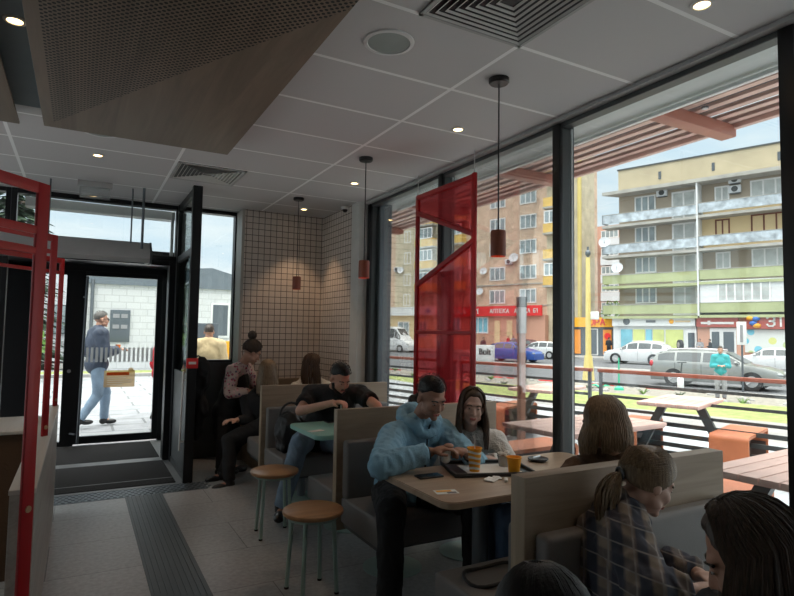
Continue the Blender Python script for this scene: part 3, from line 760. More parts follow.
# ceiling fixtures
PZ = 2.85
pl = onz(44, 126, PZ); pr = onz(227.6, 154.8, PZ); p1 = onz(52, 123, PZ); p2 = onz(342, 12, PZ)
PERF_K = -(p2.y - p1.y) / (p2.x - p1.x); PERF_C = p1.y + PERF_K * p1.x; PERF_L = pl.x + .06
perf()
t = thing('ceiling_panel', 'large pale brown wooden acoustic panel under the ceiling with a drilled triangle', 'ceiling panel', (pl.x, pl.y, PZ))
XR = pr.x; YE = (pl.y + pr.y) / 2
seamy = onz(343, 0, PZ).y
b = NB(); bx(b, pl.x, XR, seamy + .004, YE, PZ, PZ + .018, .002); obj('board', b, 'perforated', t)
b = NB(); bx(b, pl.x, XR, -.8, seamy, PZ, PZ + .018, .002); obj('board', b, 'perforated', t)
for x in (pl.x + .2, XR - .2):
    for y in (.5, YE - .3):
        b = NB(); cyl(b, (x, y, PZ + .018), (x, y, CZ), .008); obj('hanger', b, 'grey_metal', t)
q = onz(19.6, 124, PZ)
t = thing('ceiling_panel', 'second brown wooden ceiling panel at the far left edge beside the recess', 'ceiling panel', (q.x - 1, q.y, PZ))
b = NB(); bx(b, q.x - 1.6, q.x, -.5, q.y, PZ, PZ + .018, .002); obj('board', b, 'ceiling_wood', t)
for y in (.8, q.y - .3):
    b = NB(); cyl(b, (q.x - .2, y, PZ + .018), (q.x - .2, y, CZ), .008); obj('hanger', b, 'grey_metal', t)
mat('recess_blue', (.16, .2, .22), .5); 
struct('trim_12', B(q.x - .02, pl.x + .02, -.5, onz(20, 104, 2.93).y, 2.925, 2.949), 'recess_blue')
def downlight(px, py, label, z=CZ, w=0):
    p = onz(px, py, z); t = thing('downlight', label, 'ceiling light', p, 'ceiling downlights')
    b = NB(); lathe(b, [(.032, -.001), (.034, -.008), (.048, -.006), (.05, 0)], p, 28); obj('ring', b, 'wall_paint', t)
    b = NB(); lathe(b, [(0, -.003), (.033, -.003), (.033, -.0005), (0, -.0005)], p, 24); obj('lens', b, 'downlight_glow', t)
    if w:
        l = bpy.data.lights.new('downlight_beam', 'SPOT'); l.energy = w; l.color = (1, .66, .38); l.spot_size = math.radians(75); l.spot_blend = .5; l.shadow_soft_size = .03
        lo = bpy.data.objects.new('downlight_beam', l); COL.objects.link(lo); lo.location = p - Vector((0, 0, .02)); lo.parent = t; lo.matrix_parent_inverse = world_of(t).inverted()
downlight(15, 20, 'lit recessed downlight in the recess between the two wooden ceiling panels', 2.925, 6)
downlight(98, 155, 'lit recessed downlight in the ceiling before the entrance', w=8)
downlight(458, 129, 'lit recessed downlight beside the hanging lamp in the middle of the ceiling', w=6)
downlight(702, 4, 'lit recessed downlight at the top right over the window side', w=6)
downlight(354.5, 183, 'lit recessed downlight left of the middle hanging lamp', w=6)
downlight(304, 209, 'lit recessed downlight close to the white tiled wall', w=9)
def speaker(p, r, label):
    t = thing('ceiling_speaker', label, 'speaker', p, 'ceiling speakers')
    b = NB(); lathe(b, [(r * .84, -.004), (r * .86, -.01), (r, -.008), (r * 1.02, 0)], p, 40); obj('ring', b, 'white_metal', t)
    b = NB(); lathe(b, [(0, -.008), (r * .5, -.008), (r * .85, -.006), (r * .85, -.001), (0, -.001)], p, 40); obj('grille', b, 'speaker_cloth', t)
speaker(onz(389, 42, CZ), .125, 'round grey ceiling speaker with a white rim beside the louvred vent')
speaker(onz(101, 131, CZ), .13, 'round ceiling speaker half hidden behind the far edge of the wooden panel')
def vent(x0, y0, label, s=.59):
    t = thing('ceiling_vent', label, 'air vent', (x0 + s / 2, y0 + s / 2, CZ), 'ceiling air vents'); c = Vector((x0 + s / 2, y0 + s / 2, CZ))
    b = NB(); bx(b, x0, x0 + s, y0, y0 + s, CZ - .003, CZ - .001); obj('backing', b, 'black_metal', t)
    b = NB(); hs = s / 2
    for (a0, a1, b0, b1) in ((-hs, hs, -hs, -hs + .018), (-hs, hs, hs - .018, hs), (-hs, -hs + .018, -hs, hs), (hs - .018, hs, -hs, hs)): bx(b, c.x + a0, c.x + a1, c.y + b0, c.y + b1, CZ - .012, CZ - .002)
    obj('frame', b, 'grey_paint', t)
    for side in range(4):
        b = NB(); R = Matrix.Translation(c) @ Matrix.Rotation(side * PI / 2, 4, 'Z')
        for k in range(8):
            r = .04 + k * .032
            pts = [R @ Vector(p) for p in ((-r, -r, -.005), (r, -r, -.005), (r + .009, -r - .009, -.011), (-r - .009, -r - .009, -.011))]
            poly(b, pts, (0, 0, .002))
        obj('louvres', b, 'wall_paint', t)
vent(1.285, 1.585, 'large square louvred air vent at the top centre of the ceiling')
vent(.685, 5.19, 'square louvred air vent in the ceiling near the black entrance post')
# pendant lamps
def pendant(px, py, zt, zb, r, label):
    p = onz(px, py, CZ); p.x = 2.026
    t = thing('pendant_lamp', label, 'lamp', p, 'terracotta pendant lamps')
    b = NB(); lathe(b, [(0, 0), (.058, 0), (.058, -.022), (.05, -.03), (0, -.03)], p, 28); obj('ceiling_rose', b, 'plastic_black', t)
    b = NB(); cyl(b, p + Vector((0, 0, -.03)), (p.x, p.y, zt), .0045, seg=8); obj('cable', b, 'plastic_black', t)
    b = NB(); q = Vector((p.x, p.y, 0)); lathe(b, [(0, zt), (r * .9, zt), (r, zt - .008), (r, zb), (r * .94, zb), (r * .94, zt - .015), (0, zt - .015)], q, 32); obj('lamp_shade', b, 'terracotta', t)
    b = NB(); lathe(b, [(0, zb + .03), (r * .9, zb + .03), (r * .9, zb + .045), (0, zb + .045)], q, 24); obj('bulb', b, 'lamp_glow', t)
pendant(499, 79, 2.08, 1.935, .043, 'terracotta cylinder pendant lamp nearest the camera, hanging before the big window')
pendant(366, 158, 2.09, 1.945, .045, 'terracotta cylinder pendant lamp hanging by the grey window column')
pendant(299, 198, 2.09, 1.95, .045, 'terracotta cylinder pendant lamp hanging before the white tiled corner')
# camera on the ceiling
p = onz(345, 207, CZ); p.y = min(p.y, 6.6)
t = thing('security_camera', 'small white dome security camera under the ceiling by the tiled corner', 'camera', p)
b = NB(); lathe(b, [(0, 0), (.05, 0), (.05, -.02), (.045, -.03), (0, -.03)], p); obj('housing', b, 'plastic_white', t); b = NB(); ell(b, p + Vector((0, 0, -.035)), (.032, .032, .03)); obj('lens', b, 'plastic_black', t)
# air curtain over the entrance
t = thing('air_curtain', 'long grey air curtain unit hanging on rods above the entrance', 'heater', (0, 6.5, 2.2))
b = NB(); poly(b, [(-1.0, y, z) for y, z in ((6.38, 2.22), (6.4, 2.31), (6.5, 2.4), (6.68, 2.4), (6.68, 2.22), (6.6, 2.18), (6.42, 2.18))], (1.62, 0, 0)); obj('housing', b, 'grey_paint', t)
b = NB(); bx(b, -.95, .55, 6.395, 6.41, 2.255, 2.262); bx(b, -.95, .55, 6.43, 6.47, 2.17, 2.179); obj('slot', b, 'plastic_black', t)
b = NB(); poly(b, [(.6, y, z) for y, z in ((6.375, 2.22), (6.395, 2.312), (6.5, 2.405), (6.685, 2.405), (6.685, 2.215), (6.6, 2.175), (6.42, 2.175))], (.02, 0, 0)); obj('end_cap', b, 'dark_metal', t)
for x in (-.31, .42, .52):
    b = NB(); cyl(b, (x, 6.48 if x != .52 else 6.4, 2.38 if x != .52 else 2.32), (x, 6.48 if x != .52 else 6.4, CZ), .008 if x != .52 else .013); obj('rod', b, 'grey_metal', t)
t = thing('exit_sign', 'flat clear exit sign hanging from a grey box below the ceiling by the entrance', 'sign', (0, 6.25, 2.8))
b = NB(); bx(b, -.08, .22, 6.2, 6.26, 2.86, 2.915, .004); obj('lamp_box', b, 'grey_paint', t); b = NB(); bx(b, -.06, .2, 6.225, 6.232, 2.75, 2.86); obj('plate', b, 'clear_plastic', t)

# ------------------------------------------------------------------ half wall with red frames on the left
WX = -.125
b = NB(); bx(b, WX - .085, WX, 2.68, 5.45, 0, .855, .003); hw = struct('wall_half', b, 'side_oak')
b = NB(); bx(b, WX - .088, WX + .003, 2.67, 5.455, .856, .875, .002); obj('cap', b, 'counter_white', hw)
t = thing('counter', 'low dark brown counter with a thin pale top on the left behind the half wall', 'counter', (-.9, 4.4, 0))
b = NB(); bx(b, -1.75, -.215, 4.13, 4.8, .86, .88, .004); obj('worktop', b, 'counter_white', t); b = NB(); bx(b, -1.7, -.22, 4.16, 4.75, 0, .859, .004); obj('base', b, 'brown_cloth', t)
def red_frame(y, x1, x0, z0, zt, label, bars, w=.06, foot=None):
    turn = Matrix.Translation((x1, y, 0)) @ Matrix.Rotation(math.radians(49), 4, 'Z') @ Matrix.Translation((-x1, -y, 0))
    t = thing('red_frame', label, 'partition frame', (x1, y, z0), 'red partition frames')
    b = NB(); bx(b, x1 - w, x1, y, y + .014, z0, zt, .003); bx(b, x0, x0 + w, y, y + .014, z0, zt, .003); bx(b, x0 + w * .5, x1 - w * .5, y + .001, y + .013, zt - .042, zt, .003)
    for z, hh in bars: bx(b, x0 + w * .5, x1 - w * .5, y + .001, y + .013, z, z + hh, .002)
    b.transform(turn); obj('frame', b, 'red_metal', t)
    b = NB(); cyl(b, (x1 - w / 2, y - .004, z0 + (.853 if foot else .05)), (x1 - w / 2, y + .002, z0 + (.853 if foot else .05)), .012, seg=16); b.transform(turn); obj('bolt', b, 'cork', t)
red_frame(2.48, -.118, -1.3, 0, 2.03, 'tall red metal frame nearest the camera, standing on the floor at the left edge', ((1.838, .03), (1.765, .024)), .052, True)
red_frame(3.93, -.135, -1.3, .875, 2.045, 'red metal frame standing on the half wall, second from the camera', ((1.93, .026),), .042)
red_frame(5.38, -.13, -1.4, .875, 2.06, 'red metal frame farthest away at the end of the half wall', ((1.93, .026),), .042)
# ------------------------------------------------------------------ red hanging screen by the window
t = thing('hanging_screen', 'tall red perforated metal screen with an open triangle hanging by the window', 'screen', (2.62, 4.0, .5))
SX = 2.63
A0, A1 = 4.42, 3.57; ZB = .5; ZT = 2.74
b = NB(); bx(b, SX - .012, SX + .012, A0 - .022, A0 + .022, ZB, ZT, .003); bx(b, SX - .012, SX + .012, A1 - .022, A1 + .022, ZB, ZT + .01, .003); bx(b, SX - .018, SX + .018, A1, A0, ZT - .04, ZT, .003); bx(b, SX - .018, SX + .018, A1, A0, ZB, ZB + .05, .003)
def bar(y0, z0, y1, z1, w=.04): bx(b, -.016, .016, 0, math.hypot(y1 - y0, z1 - z0), -w / 2, w / 2, .003, Matrix.Translation((SX, y0, z0)) @ Matrix.Rotation(math.atan2(z1 - z0, y1 - y0), 4, 'X'))
za, zb_, zc = 2.58, 2.21, 1.93
bar(A0, za, A1, 2.27); bar(A0, zc, A1, 2.22); bar(A0, 1.51, A1, 1.51, .03); bar(A0, .98, A1, .86, .04)
obj('frame', b, 'red_metal', t)
b = NB(); poly(b, [(SX, A0, za), (SX, A0, ZT - .02), (SX, A1, ZT - .02), (SX, A1, 2.27)], (.004, 0, 0)); obj('perforated_sheet', b, 'red_mesh', t, smooth=False)
b = NB(); poly(b, [(SX, A0, zc), (SX, A1, 2.22), (SX, A1, ZB), (SX, A0, ZB)], (.004, 0, 0)); obj('perforated_sheet', b, 'red_mesh', t, smooth=False)
for y in (A0, A1): b = NB(); cyl(b, (SX, y, ZT), (SX, y, CZ - .02), .004, seg=8); obj('cable', b, 'silver', t)

# ------------------------------------------------------------------ stools, booths and tables
def make_stool(x, y, label, rz=0):
    t = thing('stool', label, 'stool', (x, y, 0), 'round wooden stools')
    b = NB(); lathe(b, [(0, .44), (.165, .44), (.175, .447), (.178, .456), (.175, .466), (.168, .47), (0, .47)], (x, y, 0), 40); obj('seat', b, 'stool_oak', t)
    b = NB(); lathe(b, [(.12, .42), (.145, .42), (.145, .439), (.12, .439), (.12, .42)], (x, y, 0), 32); obj('seat_ring', b, 'mint_metal', t)
    for k in range(4):
        a = rz + PI / 4 + k * PI / 2; c, s_ = math.cos(a), math.sin(a)
        b = NB(); cyl(b, (x + .125 * c, y + .125 * s_, .435), (x + .152 * c, y + .152 * s_, .006), .0125, .0125, 14); l = obj('leg', b, 'mint_metal', t)
        b = NB(); cyl(b, (x + .152 * c, y + .152 * s_, 0), (x + .152 * c, y + .152 * s_, .012), .0135, seg=12); obj('foot', b, 'rubber', l)
    return t
make_stool(1.318, 4.25, 'round wooden stool with pale green legs beside the teal table', -.12)
make_stool(1.238, 3.23, 'round wooden stool with pale green legs nearer the camera, in front of the booth end', .1)
def booth(x0, x1, y, label, near=True, far=True, th=.05):
    """high divider board with a padded bench on one or both sides"""
    t = thing('booth_bench', label, 'bench', (x0, y, 0), 'booth benches')
    b = NB(); bx(b, x0, x1, y, y + th, .24, 1.0, .003); obj('divider', b, 'oak', t)
    b = NB(); bx(b, x0 - .004, x0, y - .001, y + th + .001, .24, 1.001, .001); obj('edge_strip', b, 'oak_z', t)
    def side(s):
        ya = y if s < 0 else y + th
        def Y(a, c): return (ya + s * c, ya + s * a) if s < 0 else (ya + a, ya + c)
        y0, y1 = Y(.0, .075); b = NB(); bx(b, x0 + .035, x1 - .03, y0, y1, .44, .81, .022, seg=3); obj('back_cushion', b, 'vinyl', t)
        y0, y1 = Y(.005, .56); b = NB(); bx(b, x0 + .03, x1 - .03, y0, y1, .29, .45, .016, seg=3); obj('seat', b, 'vinyl', t)
        y0, y1 = Y(.01, .5); b = NB(); bx(b, x0 + .05, x1 - .05, y0, y1, .262, .29, .003); obj('seat_base', b, 'dark_metal', t)
    if near: side(-1)
    if far: side(1)
    for xx in (x0 + .35, x1 - .35):
        b = NB(); cyl(b, (xx, y - .12, .01), (xx, y - .12, .27), .035); obj('post', b, 'grey_metal', t)
        b = NB(); lathe(b, [(0, 0), (.19, 0), (.19, .006), (.05, .016), (0, .016)], (xx, y - .12, 0), 36); obj('foot_plate', b, 'mint_metal', t)
booth(1.385, 2.53, 1.57, 'grey padded booth bench with wooden divider nearest the camera', th=.07)
booth(1.475, 2.76, 3.45, 'grey padded booth bench with wooden divider behind the man in the blue hoodie')
booth(1.475, 2.76, 5.2, 'grey padded booth bench with wooden divider behind the man in the black T-shirt')
t = thing('corner_bench', 'wooden and grey bench against the tiled wall at the back', 'bench', (2.1, 6.6, 0))
b = NB(); bx(b, 1.7, 2.65, 6.35, 6.79, .0, .40, .01); obj('base', b, 'oak', t); b = NB(); bx(b, 1.7, 2.65, 6.33, 6.79, .401, .45, .015); obj('seat', b, 'vinyl', t)
def rtable(x0, x1, y0, y1, m, label, r=.07, edge=None):
    cx_, cy_ = (x0 + x1) / 2, (y0 + y1) / 2
    t = thing('dining_table', label, 'table', (cx_, cy_, 0), 'restaurant tables')
    pts = []
    for (qx, qy, a0) in ((x1 - r, y1 - r, 0), (x0 + r, y1 - r, 90), (x0 + r, y0 + r, 180), (x1 - r, y0 + r, 270)):
        for k in range(9): a = math.radians(a0 + k * 11.25); pts.append((qx + r * math.cos(a), qy + r * math.sin(a), .728))
    b = NB(); poly(b, pts, (0, 0, .032)); bmesh.ops.bevel(b, geom=[e for e in b.edges if abs(e.verts[0].co.z - e.verts[1].co.z) < 1e-5], offset=.004, segments=2, affect='EDGES'); obj('tabletop', b, m, t)
    xs = (x0 + .45,) if x1 - x0 > 1 else (cx_,)
    for xx in (x0 + .42, x1 - .3) if x1 - x0 > 1 else (cx_,):
        b = NB(); cyl(b, (xx, cy_, .012), (xx, cy_, .727), .042, seg=24); obj('leg', b, 'mint_metal' if m == 'teal_top' else 'grey_metal', t)
        b = NB(); lathe(b, [(0, 0), (.21, 0), (.21, .006), (.06, .02), (0, .02)], (xx, cy_, 0), 36); obj('foot_plate', b, 'mint_metal', t)
    return t
rtable(1.43, 2.74, 2.12, 2.76, 'table_oak', 'oak-topped dining table with a tray where the man in blue hoodie sits')
rtable(1.5, 2.74, 3.87, 4.52, 'teal_top', 'teal-topped dining table in front of the man in black T-shirt')
rtable(1.5, 2.4, 5.95, 6.3, 'oak', 'small wooden table by the tiled wall beside the standing woman')
rtable(1.25, 2.7, .35, .98, 'table_oak', 'wooden table between the girl in plaid and the long-haired person at the right')

# things on the oak table
TZ = .76
t = thing('serving_tray', 'dark rectangular serving tray with a paper liner on the oak table', 'tray', (1.99, 2.5, TZ))
TR = Matrix.Translation(onz(487, 470, TZ)) @ Matrix.Rotation(-.33, 4, 'Z')
b = NB(); bx(b, -.215, .215, -.15, .15, .001, .006, .002, TR)
for q in ((-.22, .22, -.16, -.145), (-.22, .22, .145, .16), (-.225, -.21, -.16, .16), (.21, .225, -.16, .16)): bx(b, q[0], q[1], q[2], q[3], .001, .022, .004, TR)
obj('rim', b, 'tray_dark', t); b = NB(); bx(b, -.14, .16, -.1, .1, .0065, .0085, 0, TR @ Matrix.Rotation(.05, 4, 'Z')); obj('paper_liner', b, 'paper', t)
def cup(c, r0, r1, h, m, label, cat='cup', stripes=False, lid=False, straw=False, open_=True):
    c = Vector(c); t = thing('paper_cup', label, cat, c)
    b = NB(); pr = [(0, .002), (r0 * .95, .002), (r0, 0), (r1, h), (r1 + .0035, h + .001), (r1 + .0035, h + .006), (r1 - .001, h + .006)]
    if open_: pr += [(r0 * .93 + (r1 - r0) * .8, h * .85), (0, h * .85)]
    lathe(b, pr, c, 36); o = obj('cup_wall', b, m, t)
    if stripes:
        for k in range(4):
            b = NB(); z0 = h * (.1 + .235 * k); n = 36; A = []; 
            for i in range(n):
                a = 2 * PI * i / n; w = .0035 * math.sin(a * 2 + k * .4); row = []
                for z, dr in ((z0 + w, .0), (z0 + .012 + w * 1.3, .0)):
                    r = r0 + (r1 - r0) * z / h + .0009; row.append(b.verts.new(c + Vector((r * math.cos(a), r * math.sin(a), z))))
                A.append(row)
            for i in range(n): j = (i + 1) % n; b.faces.new((A[i][0], A[j][0], A[j][1], A[i][1]))
            obj('white_stripe', b, 'paper', o)
    if straw: b = NB(); cap(b, c + Vector((.005, .0, .02)), c + Vector((.012, .02, h + .07)), .003, seg=8); obj('straw', b, 'paper', t)
    return t
cup(onz(474.5, 471, TZ + .009), .027, .037, .118, 'yellow_cup', 'tall yellow paper cup with wavy white stripes and a straw on the tray', stripes=True, straw=True)
cup(onz(514, 474, TZ), .028, .038, .085, 'yellow_cup', 'short plain yellow paper cup on the oak table beside the tray')
p = onz(504, 466, TZ + .009); cup(p, .028, .036, .055, 'car_silver', 'small paper tub filled with pale crumpled paper on the tray')
b = NB()
for k in range(9):
    a = k * 2.4; ell(b, p + Vector((.02 * math.cos(a), .02 * math.sin(a), .06 + .006 * (k % 3))), (.02, .012, .014), Matrix.Rotation(a, 4, 'Z') @ Matrix.Rotation(.6, 4, 'X'), 8, 6)
tag(fuse('crumpled_paper', b, 'cream_knit', None, .005, 0, .006, 60), 'pale crumpled wrapper sticking out of the small tub', 'wrapper')
p = onz(538, 461, TZ); t = thing('round_dish', 'round dark dish with silver rim at the far side of the oak table', 'dish', p)
b = NB(); lathe(b, [(0, 0), (.045, 0), (.06, .012), (.06, .018), (.05, .012), (0, .008)], p, 28); obj('dish', b, 'tray_dark', t); b = NB(); cap(b, p + Vector((-.04, .0, .022)), p + Vector((.03, .02, .022)), .006); obj('spoon', b, 'silver', t)
b = NB(); mt = Matrix.Translation(onz(565, 468, TZ)) @ Matrix.Rotation(.4, 4, 'Z'); bx(b, -.035, .035, -.012, .012, .001, .014, .003, mt); tag(obj('key_fob', b, 'plastic_black'), 'small dark key fob on the oak table close to the divider', 'key')
def phone(c, rz, label, l=.15, w=.074):
    mt = Matrix.Translation(c) @ Matrix.Rotation(rz, 4, 'Z'); t = thing('mobile_phone', label, 'phone', c)
    b = NB(); bx(b, -l / 2, l / 2, -w / 2, w / 2, .001, .0095, .004, mt, 3); obj('case', b, 'plastic_black', t); b = NB(); bx(b, -l / 2 + .004, l / 2 - .004, -w / 2 + .004, w / 2 - .004, .0096, .0102, 0, mt); obj('screen', b, 'screen_black', t)
phone(onz(429, 477, TZ), -.05, 'black mobile phone lying near the left edge of the oak table', .14, .07)
phone(onz(334, 422, TZ), .1, 'black mobile phone on the teal table')
b = NB()
for (px, py, a, sx, sy) in ((491, 480, .5, .04, .03), (497, 478, 1.1, .035, .022)):
    bx(b, -sx, sx, -sy, sy, 0, .006, .002, Matrix.Translation(onz(px, py, TZ + .002)) @ Matrix.Rotation(a, 4, 'Z') @ Matrix.Rotation(.08, 4, 'X'))
tag(fuse('napkin', b, 'paper', None, .004, 0, .003, 70), 'crumpled white napkin on the oak table in front of the yellow cup', 'napkin')
b = NB(); bx(b, -.03, .03, -.009, .009, 0, .012, .004, Matrix.Translation(onz(506, 481, TZ + .002)) @ Matrix.Rotation(.9, 4, 'Z')); tag(obj('sugar_sachet', b, 'paper'), 'small white paper sachet at the foot of the short yellow cup', 'sachet')
t = thing('table_sticker', 'small white and orange sticker on the corner of the oak table', 'sticker', onz(445, 492, TZ))
mt = Matrix.Translation(onz(446, 492, TZ)) @ Matrix.Rotation(-.25, 4, 'Z'); b = NB(); bx(b, -.055, .055, -.035, .035, .0003, .0012, 0, mt); obj('label_sheet', b, 'paper', t); b = NB(); bx(b, -.045, .03, .0, .025, .0013, .0018, 0, mt); obj('orange_print', b, 'sign_orange', t); b = NB(); bx(b, .0, .045, -.028, -.006, .0013, .0018, 0, mt); obj('blue_print', b, 'grey_metal', t)
# teal table and white pot
p = onz(341, 416, TZ); cup(p, .03, .036, .07, 'plastic_white', 'white paper pot of ice cream on the teal table under the spoon')
b = NB(); bx(b, -.06, .06, -.03, .03, 0, .003, .001, Matrix.Translation(onz(316, 431, TZ + .001)) @ Matrix.Rotation(.3, 4, 'Z')); tag(obj('paper_slip', b, 'cream_knit'), 'small pale paper slip on the corner of the teal table', 'paper')
# bags
def bag(name, c, r, label, m='bag_black', strap=True):
    c = Vector(c); t = thing(name, label, 'bag', c - Vector((0, 0, r[2])))
    b = NB(); ell(b, c, r, None, 24, 16); bx(b, c.x - r[0] * .8, c.x + r[0] * .8, c.y - r[1] * .7, c.y + r[1] * .7, c.z - r[2], c.z + r[2] * .5, .03); fuse('bag_body', b, m, t, .012, 2, .03, 11)
    if strap: b = NB(); tube(b, [c + Vector((r[0] * .7 * math.cos(a), .0, r[2] * .7 + .12 * math.sin(a))) for a in [k * PI / 10 for k in range(11)]], .01, 8); obj('strap', b, m, t)
bag('backpack', (1.66, 4.93, .63), (.14, .13, .175), 'black leather bag slumped on the bench beside the man in black T-shirt')
bag('backpack', (1.98, 3.28, .99), (.1, .07, .12), 'black bag hanging over the divider behind the blue hoodie', strap=False)
bag('shoulder_bag', (1.86, 1.86, .53), (.1, .12, .07), 'black shoulder bag with a long looped strap on the near bench', strap=False)
t = [o for o in bpy.data.objects if o.name.startswith('shoulder_bag')][0]
b = NB(); tube(b, [Vector((1.62 + .15 * math.cos(a), 2.03 + .1 * math.sin(a), .463 + .01 * math.sin(3 * a))) for a in [k * 2 * PI / 24 for k in range(24)]], .008, 8, True); obj('strap', b, 'bag_black', t)
b = NB()
for k in range(7): ell(b, (1.09 + .02 * math.sin(k * 2), 6.12 + .03 * k % .1, 1.1 - .1 * k), (.1 - .004 * k, .1, .13), None)
t = thing('hanging_coat', 'black coat hanging beside the black post by the entrance', 'coat', (1.1, 6.15, .4)); fuse('coat_body', b, 'black_cloth', t, .015, 2, .03, 9)
b = NB(); tube(b, [(1.02, 6.05, 1.2), (1.06, 6.1, 1.24), (1.12, 6.12, 1.2)], .008); obj('hanger_loop', b, 'bag_black', t)
# ------------------------------------------------------------------ outside: ground
b = NB(); bx(b, XW + .1, 9.0, -8, 30, -.12, -.02); struct('terrace', b, 'terrace_floor')
b = NB(); bx(b, -14, XW + .1, YD + .1, 24, -.12, -.02); bx(b, -14, XL, -8, YD + .1, -.12, -.02); struct('pavement_entrance', b, 'paving')
b = NB(); SB(b, -60, 110, -20, 160, STREET - .5, STREET - .03); g = sobj('ground', b, 'asphalt'); g['kind'] = 'structure'
def strip(name, b0, b1, z, m, a0=-40, a1=90, kind='structure', z0=-.6):
    b = NB(); SB(b, a0, a1, b0, b1, z0, z); o = sobj(name, b, m, smooth=False); o['kind'] = kind; return o
strip('verge', 8.6, 14.0, -.2, 'concrete', -10, 60)
tag(strip('lawn', 14.0, 18.4, -.3, 'grass', -10, 70, 'stuff'), 'strip of green lawn between the terrace railing and the street', 'lawn', kind='stuff')
strip('gravel_bed', 18.4, 22.8, -.42, 'gravel', -10, 70)
strip('kerb_near', 22.8, 23.1, -.38, 'kerb_stone')
strip('pavement_far', 48.0, 60.0, -.36, 'concrete')
strip('kerb_far', 47.7, 48.0, -.34, 'kerb_stone')
strip('kerb_middle', 33.5, 33.8, -.4, 'kerb_stone'); strip('median', 33.8, 35.2, -.41, 'concrete')
b = NB()
for k in range(40): SB(b, -20 + k * 2.2, -19 + k * 2.2, 22.3, 22.38, -.415, -.38)
o = sobj('tape', b, 'sign_red'); tag(o, 'red and white marking line along the street edge', 'tape')
rnd = random.Random(3)
b = NB()
for k in range(90):
    p = S(rnd.uniform(-2, 22), rnd.uniform(18.6, 22.5), -.42); r = rnd.uniform(.06, .17); ell(b, p, (r, r * .8, r * .6), Matrix.Rotation(rnd.random() * 3, 4, 'Z'), 7, 5)
tag(obj('stones', b, 'kerb_stone', smooth=False), 'scattered pale stones in the gravel bed by the street', 'stones', kind='stuff')
for k in range(14):
    p = S(-1 + k * 1.6 + rnd.uniform(-.5, .5), rnd.uniform(18.9, 22), -.42); b = NB()
    for j in range(26):
        a = rnd.uniform(0, 2 * PI); d = Vector((math.cos(a), math.sin(a), rnd.uniform(.5, 1.6))).normalized(); L = rnd.uniform(.12, .3); tube(b, [p, p + d * L * .6, p + d * L + Vector((0, 0, -.04))], .014, 4, rf=lambda t: 1 - .8 * t)
    tag(obj('low_shrub', b, 'leaf' if k % 2 else 'conifer'), 'small green tuft of plant in the gravel bed', 'plant', 'tufts in the gravel bed')
# railing of the terrace
RA = Vector((6.77, 2.7, 0)); RD = Vector((-1.463, 6.039, 0)).normalized(); RN = Vector((RD.y, -RD.x, 0))
RMX = Matrix(((RN.x, RD.x, 0, RA.x), (RN.y, RD.y, 0, RA.y), (0, 0, 1, 0), (0, 0, 0, 1)))
def railing(y0, y1, label):
    t = thing('railing', label, 'railing', RMX @ Vector((0, y0, 0)), 'terrace railing panels')
    b = NB(); bx(b, -.04, .04, y0, y1, 1.02, 1.065, .006, RMX); obj('handrail', b, 'rail_wood', t)
    for y in (y0 + .03, y1 - .03):
        b = NB(); bx(b, -.02, .02, y - .02, y + .02, -.02, 1.02, .003, RMX); obj('post', b, 'grey_metal', t)
    b = NB()
    for z in (.86, .7, .54, .42, .3, .18, .08): bx(b, -.008, .008, y0 + .05, y1 - .05, z, z + (.035 if z > .5 else .05), 0, RMX)
    obj('crossbars', b, 'dark_metal', t, smooth=False)
y0 = -1.6; labs = ['behind the right hand picnic bench', 'between the near table and the post', 'behind the brown post', 'seen through the red screen', 'seen left of the red screen']
for k, (y0, y1) in enumerate(((.55, 2.85), (2.95, 5.3), (5.4, 7.9), (8.0, 10.5), (10.6, 13.2))):
    railing(y0, y1, 'brown-topped dark metal terrace railing panel ' + labs[k])
p = onz(521, 458, 0)
t = thing('signal_post', 'brown square post with a pale upper part standing on the terrace', 'post', p); b = NB(); bx(b, p.x - .038, p.x + .038, p.y - .038, p.y + .038, -.02, 1.52, .006); obj('post', b, 'post_brown', t)
b = NB(); bx(b, p.x - .046, p.x + .046, p.y - .046, p.y + .046, 1.52, 1.84, .006); obj('upper_part', b, 'grey_paint', t); b = NB(); bx(b, p.x - .048, p.x + .048, p.y - .048, p.y + .048, 1.84, 1.97, .006); obj('post_cap', b, 'dark_metal', t)
# picnic tables
def place(cx_, cy_, rz): return Matrix.Translation((cx_, cy_, 0)) @ Matrix.Rotation(rz, 4, 'Z')
def picnic_table(cx_, cy_, rz, label, L=1.15, W=.66):
    mt = place(cx_, cy_, rz); t = thing('picnic_table', label, 'table', mt.translation, 'terrace tables')
    b = NB()
    n = 6
    for k in range(n): y = -W / 2 + k * W / n; bx(b, -L / 2, L / 2, y + .004, y + W / n - .004, .725, .755, .003, mt)
    bx(b, -L / 2 + .02, L / 2 - .02, -W / 2 + .01, W / 2 - .01, .712, .727, 0, mt)
    obj('tabletop', b, 'slats_pink', t)
    for s in (-1, 1):
        b = NB(); pts = [Vector((0, s * .14, .712)), Vector((0, s * .24, .712)), Vector((0, s * .6, -.02)), Vector((0, s * .5, -.02))]
        poly(b, [mt @ (q + Vector((-.035, 0, 0))) for q in pts], mt.to_3x3() @ Vector((.07, 0, 0))); obj('leg', b, 'dark_metal', t)
